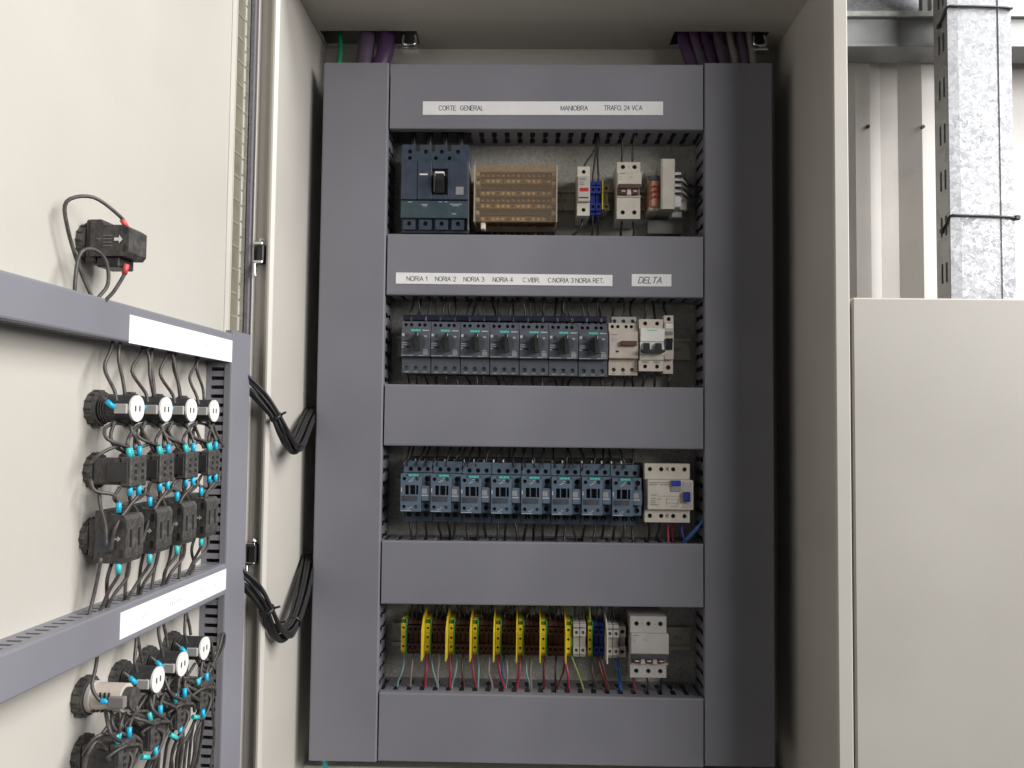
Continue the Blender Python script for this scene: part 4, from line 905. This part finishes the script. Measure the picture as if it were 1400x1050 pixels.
# buzzer
bz = dthing('buzzer', 'beige cylindrical buzzer with slots at the left of the lower lamp row', 'buzzer', 319, -254)
ring(bz, 17)
MB().cyl((0, 0), 'x', 12.6, 9, 42, 22).build('housing', 'ivory_dusty', bz)
MB().cyl((0, 0), 'x', 14, 10, 14, 22).build('collar', 'light_grey', bz)
mb = MB()
for k in range(3): mb.prism([(24 + k * 4, -13.1), (25.4 + k * 4, -13.1), (25.4 + k * 4, -12), (24 + k * 4, -12)], 'z', 3, 8)
for k in range(5): mb.box(16 + k * 4, 18 + k * 4, -11, -8, -10.2, -8.6)
mb.build('sound_slots', 'black', bz)
MB().cyl((0, 0), 'x', 9.5, 42.05, 50, 18).build('terminal_head', 'dusty_black', bz)
MB().box(33, 48, -15, -9, -5, 5, .8).build('terminal_arm', 'mid_grey', bz)
# push button contact blocks (second row)
cbk = dthing('contact_block', 'x', 'contact block', 314, -50)
ring(cbk)
mb = MB().box(9, 46, -12.5, 12.5, -12, 12, 2); mb.box(46, 60, -14, 14, -14, 14, 1.5); mb.build('housing', 'dusty_black', cbk)
for y in (-6, 6):
    for z in (-6, 0, 6): MB().box(60.02, 60.5, y - 2, y + 2, z - 1.5, z + 1.5).build('pin_hole', 'black', cbk)
for y in (-15, 13.6): MB().box(30, 56, y, y + 1.4, -9, 9, .4).build('side_plate', 'black_soft', cbk)
copies(cbk, [(314, -50), (261, -50), (208, -50), (155, -50), (317, -306), (262, -306), (209, -306), (158, -304)], [f'dusty black contact block, {ORD[i]} from the left in the row under the upper lamps' for i in range(4)] + [f'dusty black contact block, {ORD[i]} from the left in the row under the lower lamps' for i in range(4)], 'contact blocks on the door', 0.74)
# selector switch blocks (third row)
sb = dthing('selector_block', 'x', 'selector switch', 316, -110)
ring(sb)
MB().box(9, 24, -13, 13, -17, 17, 1.5).build('collar', 'dusty_black', sb)
mb = MB().prism([(20, -22), (58, -22), (62, -17), (62, 17), (58, 21), (40, 21), (36, 25), (20, 25)], 'y', -15, 15); mb.build('housing', 'dusty_black', sb)
MB().box(22, 44, -15.6, -15.05, -12, 6).build('rating_plate', 'slate_dark', sb)
mb = MB().prism([(47, -1), (51, -1), (51, -2.4), (55, 0), (51, 2.4), (51, 1), (47, 1)], 'y', -15.5, -15.05); mb.build('arrow_mark', 'print_pale', sb)
for z in (13, -13): MB().box(54, 58.5, -15.4, -15.02, z - 3.6, z + 3.6).build('slot', 'black', sb)
for y in (-7, 7): MB().box(62.02, 62.5, y - 1.6, y + 1.6, -8, 8).build('contact_slot', 'black', sb)
sbs = [(316, -110), (262, -110), (209, -110), (156, -110)]
copies(sb, sbs, [f'large dusty black selector switch block, {ORD[i]} from the left above the lower door duct' for i in range(4)], 'selector switches on the door', 0.70)
# emergency stop block at the top
es = dthing('contact_block', 'lone black switch block with red sleeved wires above the upper door duct', 'contact block', 336, 158)
ring(es, 17)
MB().box(9, 22, -13, 13, -20, 19, 1.5).build('collar', 'dusty_black', es)
MB().prism([(18, -15), (62, -15), (66, -11), (66, 10), (60, 13), (34, 13), (31, 18), (18, 18)], 'y', -16, 14).build('housing', 'dusty_black', es)
MB().box(24, 52, -13, 12, -24, -15.2, 1).build('lower_block', 'black_soft', es)
MB().prism([(48, -1.4), (54, -1.4), (54, -3.6), (58, 0), (54, 3.6), (54, 1.4), (48, 1.4)], 'y', -16.5, -16.05).build('arrow_mark', 'white', es)
for z in (8, -8): MB().box(59, 63, -16.4, -16.02, z - 2.6, z + 2.6).build('slot', 'black', es)
mb = MB()
for k in range(4): mb.box(34, 45, -16.3, -16.05, -6 + k * 3, -5.2 + k * 3)
mb.box(26, 31, -16.3, -16.05, 0, 1); mb.build('small_print', 'mid_grey', es)

es.scale = (0.74, 1, 1)
# ---- door wires: points in (s, n, z)
def dwire(pts, lab, grp=None, r=1.65, f0=None, f1=None, material='wire_door'):
    if pts[-1][2] < -335: pts = list(pts) + [(pts[-1][0] + 3, 22, -440), (pts[-1][0], 18, -545)]
    P = [DD(a, 24 + (b_ - 24) * .6 if b_ > 24 else b_, c) for a, b_, c in pts]; ends = []
    if f0: a = Vector(P[0]); b_ = (Vector(P[1]) - a).normalized(); ends.append((a - b_ * 1, a + b_ * 8, 2.5, f0))
    if f1 and pts[-1][2] > -335: a = Vector(P[-1]); b_ = (Vector(P[-2]) - a).normalized(); ends.append((a - b_ * 1, a + b_ * 8, 2.5, f1))
    return wire(P, r, material, lab, grp, ends)
FB, FT, FR = 'ferrule_blue', 'ferrule_teal', 'ferrule_red'
# lone block
g1 = 'wires of the lone switch block'
dwire([(346, 56, 170), (352, 52, 178), (372, 30, 190), (388, 14, 182), (382, 12, 160), (366, 14, 128), (356, 20, 104), (352, 22, 92)], 'black wire looping over the lone switch block', g1, f0=FR)
dwire([(344, 56, 136), (345, 54, 128), (350, 44, 112), (354, 34, 102), (356, 26, 92)], 'black wire dropping from the underside of the lone switch block', g1, f0=FR)
dwire([(382, 22, 92), (385, 22, 110), (380, 22, 138), (366, 26, 146), (354, 34, 138), (352, 36, 118), (360, 30, 104), (364, 24, 92)], 'black wire loop in front of the lone switch block ring', g1)
W_ = random.Random(11)
def q(a): return W_.uniform(-a, a)
N4 = ('first', 'second', 'third', 'fourth')
for i, s in enumerate((316, 262.5, 208.5, 154)):
    dwire([(s + 16, 36, 14), (s + 14, 30, 24), (s + 22 + q(8), 22, 44), (s + 8 + q(8), 20, 62), (s + 2, 18, 76)], f'dark wire from the upper door duct to the left side of the {N4[i]} upper lamp', 'wires over the upper lamps')
    dwire([(s - 4, 30, 20), (s - 6 + q(3), 26, 34), (s + q(8), 22, 56), (s - 8 + q(4), 20, 78)], f'dark wire from the upper door duct to the right side of the {N4[i]} upper lamp', 'wires over the upper lamps')
    if i in (1, 2): dwire([(s + 2, 34, 20), (s + 6 + q(3), 30, 40), (s + 10 + q(8), 24, 60), (s + 10, 20, 78)], f'dark middle wire over the {N4[i]} upper lamp', 'wires over the upper lamps')
    dwire([(s + 15.5, 31, 9), (s + 17, 26, 12), (s + 18, 18, 18)], f'short dark wire with blue sleeve beside the {N4[i]} upper lamp', 'sleeved wires beside the upper lamps', f0=FB)
    # lamp row to contact block row
    dwire([(s + 8, 52, -36), (s + 9, 50, -28), (s + 26, 34, -20), (s + 20, 24, -10), (s, 26, -6), (s - 10, 40, -12), (s - 4, 48, -30)], f'dark wire looped under the {N4[i]} upper lamp', 'wire loops between lamps and contact blocks', f0=FT)
    dwire([(s - 6, 54, -35), (s - 7, 53, -26), (s - 2 + q(5), 46, -14), (s - 4, 38, -4)], f'dark wire with blue sleeve rising to the {N4[i]} upper lamp', 'wires between lamps and contact blocks', f0=FB)
    dwire([(s + 6, 50, -36), (s + 12, 42, -26), (s + 30, 30, -32), (s + 36, 20, -42)], f'dark wire lying over the {N4[i]} contact block', 'wires over the contact blocks')
    # contact block row to selector row
    dwire([(s + 6, 52, -64), (s + 6, 52, -72), (s + 2 + q(6), 46, -82), (s + 8 + q(6), 40, -92)], f'dark wire with left blue sleeve under the {N4[i]} contact block', 'wires under the contact blocks', f0=FB)
    dwire([(s - 7, 54, -64), (s - 7, 54, -72), (s + 4 + q(6), 48, -84), (s + 14 + q(6), 42, -100), (s + 18, 36, -122)], f'dark wire with right blue sleeve under the {N4[i]} contact block', 'wires under the contact blocks', f0=FB)
    dwire([(s + 15, 44, -85), (s + 15, 44, -77), (s + 20 + q(6), 34, -70), (s + 26, 20, -66), (s + 24, 14, -56)], f'dark wire with blue sleeve on top of the {N4[i]} selector block', 'wires over the selector blocks', f0=FB)
    # selector row to lower duct
    dwire([(s + 14, 46, -133), (s + 14, 46, -142), (s + 18 + q(6), 34, -156), (s + 24 + q(8), 24, -172), (s + 24, 20, -184)], f'dark wire with teal sleeve under the {N4[i]} selector block', 'wires under the selector blocks', f0=FT)
    dwire([(s + 6, 30, -128), (s + 10 + q(5), 28, -146), (s + 2 + q(8), 22, -166), (s + 2, 20, -184)], f'dark wire from the {N4[i]} selector block into the lower door duct', 'wires under the selector blocks')
    dwire([(s + 20, 24, -126), (s + 24 + q(5), 20, -150), (s + 24 + q(5), 18, -184)], f'dark wire near the ring of the {N4[i]} selector block', 'wires under the selector blocks')
for i, s in enumerate((318, 262, 212, 161)):
    nm = ('the buzzer', 'the lower lamp nearest the buzzer', 'the middle lower lamp', 'the lower lamp farthest right')[i]
    z0 = -254
    if i:
        dwire([(s + 13, 30, z0 + 8), (s + 14, 26, z0 + 20), (s + 10 + q(5), 22, z0 + 36), (s + 4, 20, z0 + 54)], f'dark wire from the lower door duct to {nm}', 'wires over the lower lamps')
        dwire([(s - 3, 24, z0 + 13), (s + q(4), 22, z0 + 26), (s + 8 + q(4), 20, z0 + 54)], f'second dark wire from the lower door duct to {nm}', 'wires over the lower lamps')
        dwire([(s + 15.5, 30, z0 - 1), (s + 16.5, 24, z0 + 3), (s + 18, 16, z0 + 10)], f'short wire with blue sleeve beside {nm}', 'sleeved wires beside the lower lamps', f0=FB)
    else: dwire([(s + 13, 40, z0), (s + 17, 30, z0 + 2), (s + 18, 20, z0 + 14), (s + 10, 18, z0 + 30), (s + 6, 18, z0 + 54)], 'dark wire with blue sleeve curving from the lower door duct to the buzzer', None, f0=FB)
    s2 = s
    dwire([(s2 + 8, 50, -292), (s2 + 9, 48, -284), (s2 + 26, 34, -280), (s2 + 32, 22, -294)], f'dark wire with teal sleeve over the contact block under {nm}', 'wires over the lower contact blocks', f0=FT)
    dwire([(s2 - 6, 54, -291), (s2 - 7, 53, -283), (s2 - 16 + q(5), 50, -276), (s2 - 30, 46, -284)], f'dark wire with blue sleeve over the contact block under {nm}', 'wires over the lower contact blocks', f0=FB)
    dwire([(s2 + 16, 46, -304), (s2 + 22, 50, -298), (s2 + 10, 62, -294), (s2 - 10, 66, -300), (s2 - 22, 60, -312)], f'dark wire draped across the contact block under {nm}', 'wires over the lower contact blocks')
    dwire([(s2 + 4, 56, -320), (s2 + 4, 58, -330), (s2 + q(8), 50, -350), (s2 + q(8), 40, -380)], f'dark wire hanging under the contact block below {nm}', 'wires under the lower contact blocks', f0=FB)
    dwire([(s2 + 2, 38, -270), (s2 + 10, 34, -278), (s2 + 24 + q(6), 26, -292), (s2 + 28, 20, -312)], f'dark wire slanting down behind {nm}', 'wires under the lower lamps')
dwire([(150, 40, -300), (138, 46, -288), (112, 44, -270), (96, 40, -256), (88, 38, -262), (92, 36, -278), (110, 36, -288), (122, 38, -284), (118, 42, -270)], 'dark wire making a round loop in front of the upright door duct')
dwire([(140, 48, -250), (128, 44, -270), (116, 36, -310), (104, 30, -345), (96, 28, -380)], 'dark wire running down beside the upright door duct')

for i, s in enumerate((316, 262.5, 208.5, 154)):
    dwire([(s + 2, 50, -35), (s + 8 + q(4), 48, -22), (s - 14 + q(8), 40, -8), (s - 34 + q(6), 34, -14), (s - 44 + q(4), 44, -34)], f'dark wire arching from the {N4[i]} contact block to its right hand neighbour', 'wire arches over the contact blocks', f0=FT)
    dwire([(s + 12, 30, -4), (s + 16 + q(4), 28, -18), (s + 4 + q(8), 34, -28), (s - 8 + q(4), 44, -36)], f'dark wire crossing under the {N4[i]} upper lamp', 'wires crossing under the upper lamps')
    dwire([(s + 10, 40, -64), (s + 14 + q(4), 36, -74), (s - 2 + q(8), 44, -80), (s - 20 + q(6), 46, -74), (s - 30, 44, -68)], f'dark wire slung under the {N4[i]} contact block to the right', 'wires slung under the contact blocks')
    dwire([(s + 20, 20, -64), (s + 24 + q(4), 22, -78), (s + 17 + q(3), 28, -96), (s + 18 + q(3), 32, -116)], f'dark wire falling across the left face of the {N4[i]} selector block', 'wires falling across the selector blocks')
    dwire([(s - 6, 44, -132), (s - 4 + q(5), 40, -148), (s + 8 + q(8), 28, -164), (s + 4 + q(6), 20, -184)], f'dark wire from the far lower corner of the {N4[i]} selector block', 'wires under the selector blocks')
for i, s in enumerate((318, 262, 212, 161)):
    nm = ('first', 'second', 'third', 'fourth')[i]
    dwire([(s + 4, 46, -292), (s + 2 + q(4), 50, -276), (s - 14 + q(6), 42, -262), (s - 30 + q(6), 36, -272), (s - 42 + q(4), 44, -290)], f'dark wire arching over the {nm} contact block of the lower row', 'wire arches over the lower contact blocks', f0=FB)
    dwire([(s + 14, 40, -296), (s + 26 + q(4), 34, -284), (s + 34 + q(4), 28, -300), (s + 26 + q(4), 30, -322), (s + 20, 34, -345)], f'dark wire looping left of the {nm} contact block of the lower row', 'wire loops over the lower contact blocks')
    dwire([(s - 2, 52, -300), (s - 6 + q(4), 62, -312), (s + 8 + q(4), 58, -328), (s + 20 + q(4), 50, -322)], f'dark wire bulging in front of the {nm} contact block of the lower row', 'wire loops over the lower contact blocks', f1=FT)
    dwire([(s - 8, 48, -322), (s - 10, 46, -334), (s + q(6), 42, -348), (s + 6 + q(6), 40, -372)], f'sleeved dark wire under the far corner of the {nm} lower contact block', 'wires under the lower contact blocks', f0=FB)

for k in range(14):
    s = 330 - k * 14.5 + q(4); z = -268 + q(8); d = q(10)
    dwire([(s, 30 + q(6), z), (s + 10 + d, 46 + q(8), z - 16), (s - 6 + d, 56 + q(8), z - 30), (s - 18 + q(8), 48, z - 44 + q(6)), (s - 10 + q(8), 36, z - 66), (s - 4, 26, z - 90)], f'dark wire in the tangle over the lower contact blocks, {ORD[k] if k < 10 else ("eleventh", "twelfth", "thirteenth", "fourteenth")[k - 10]} from the left', 'tangled wires of the lower door panel', r=1.5 + abs(q(.4)), f1=(FB if k % 3 == 0 else None))
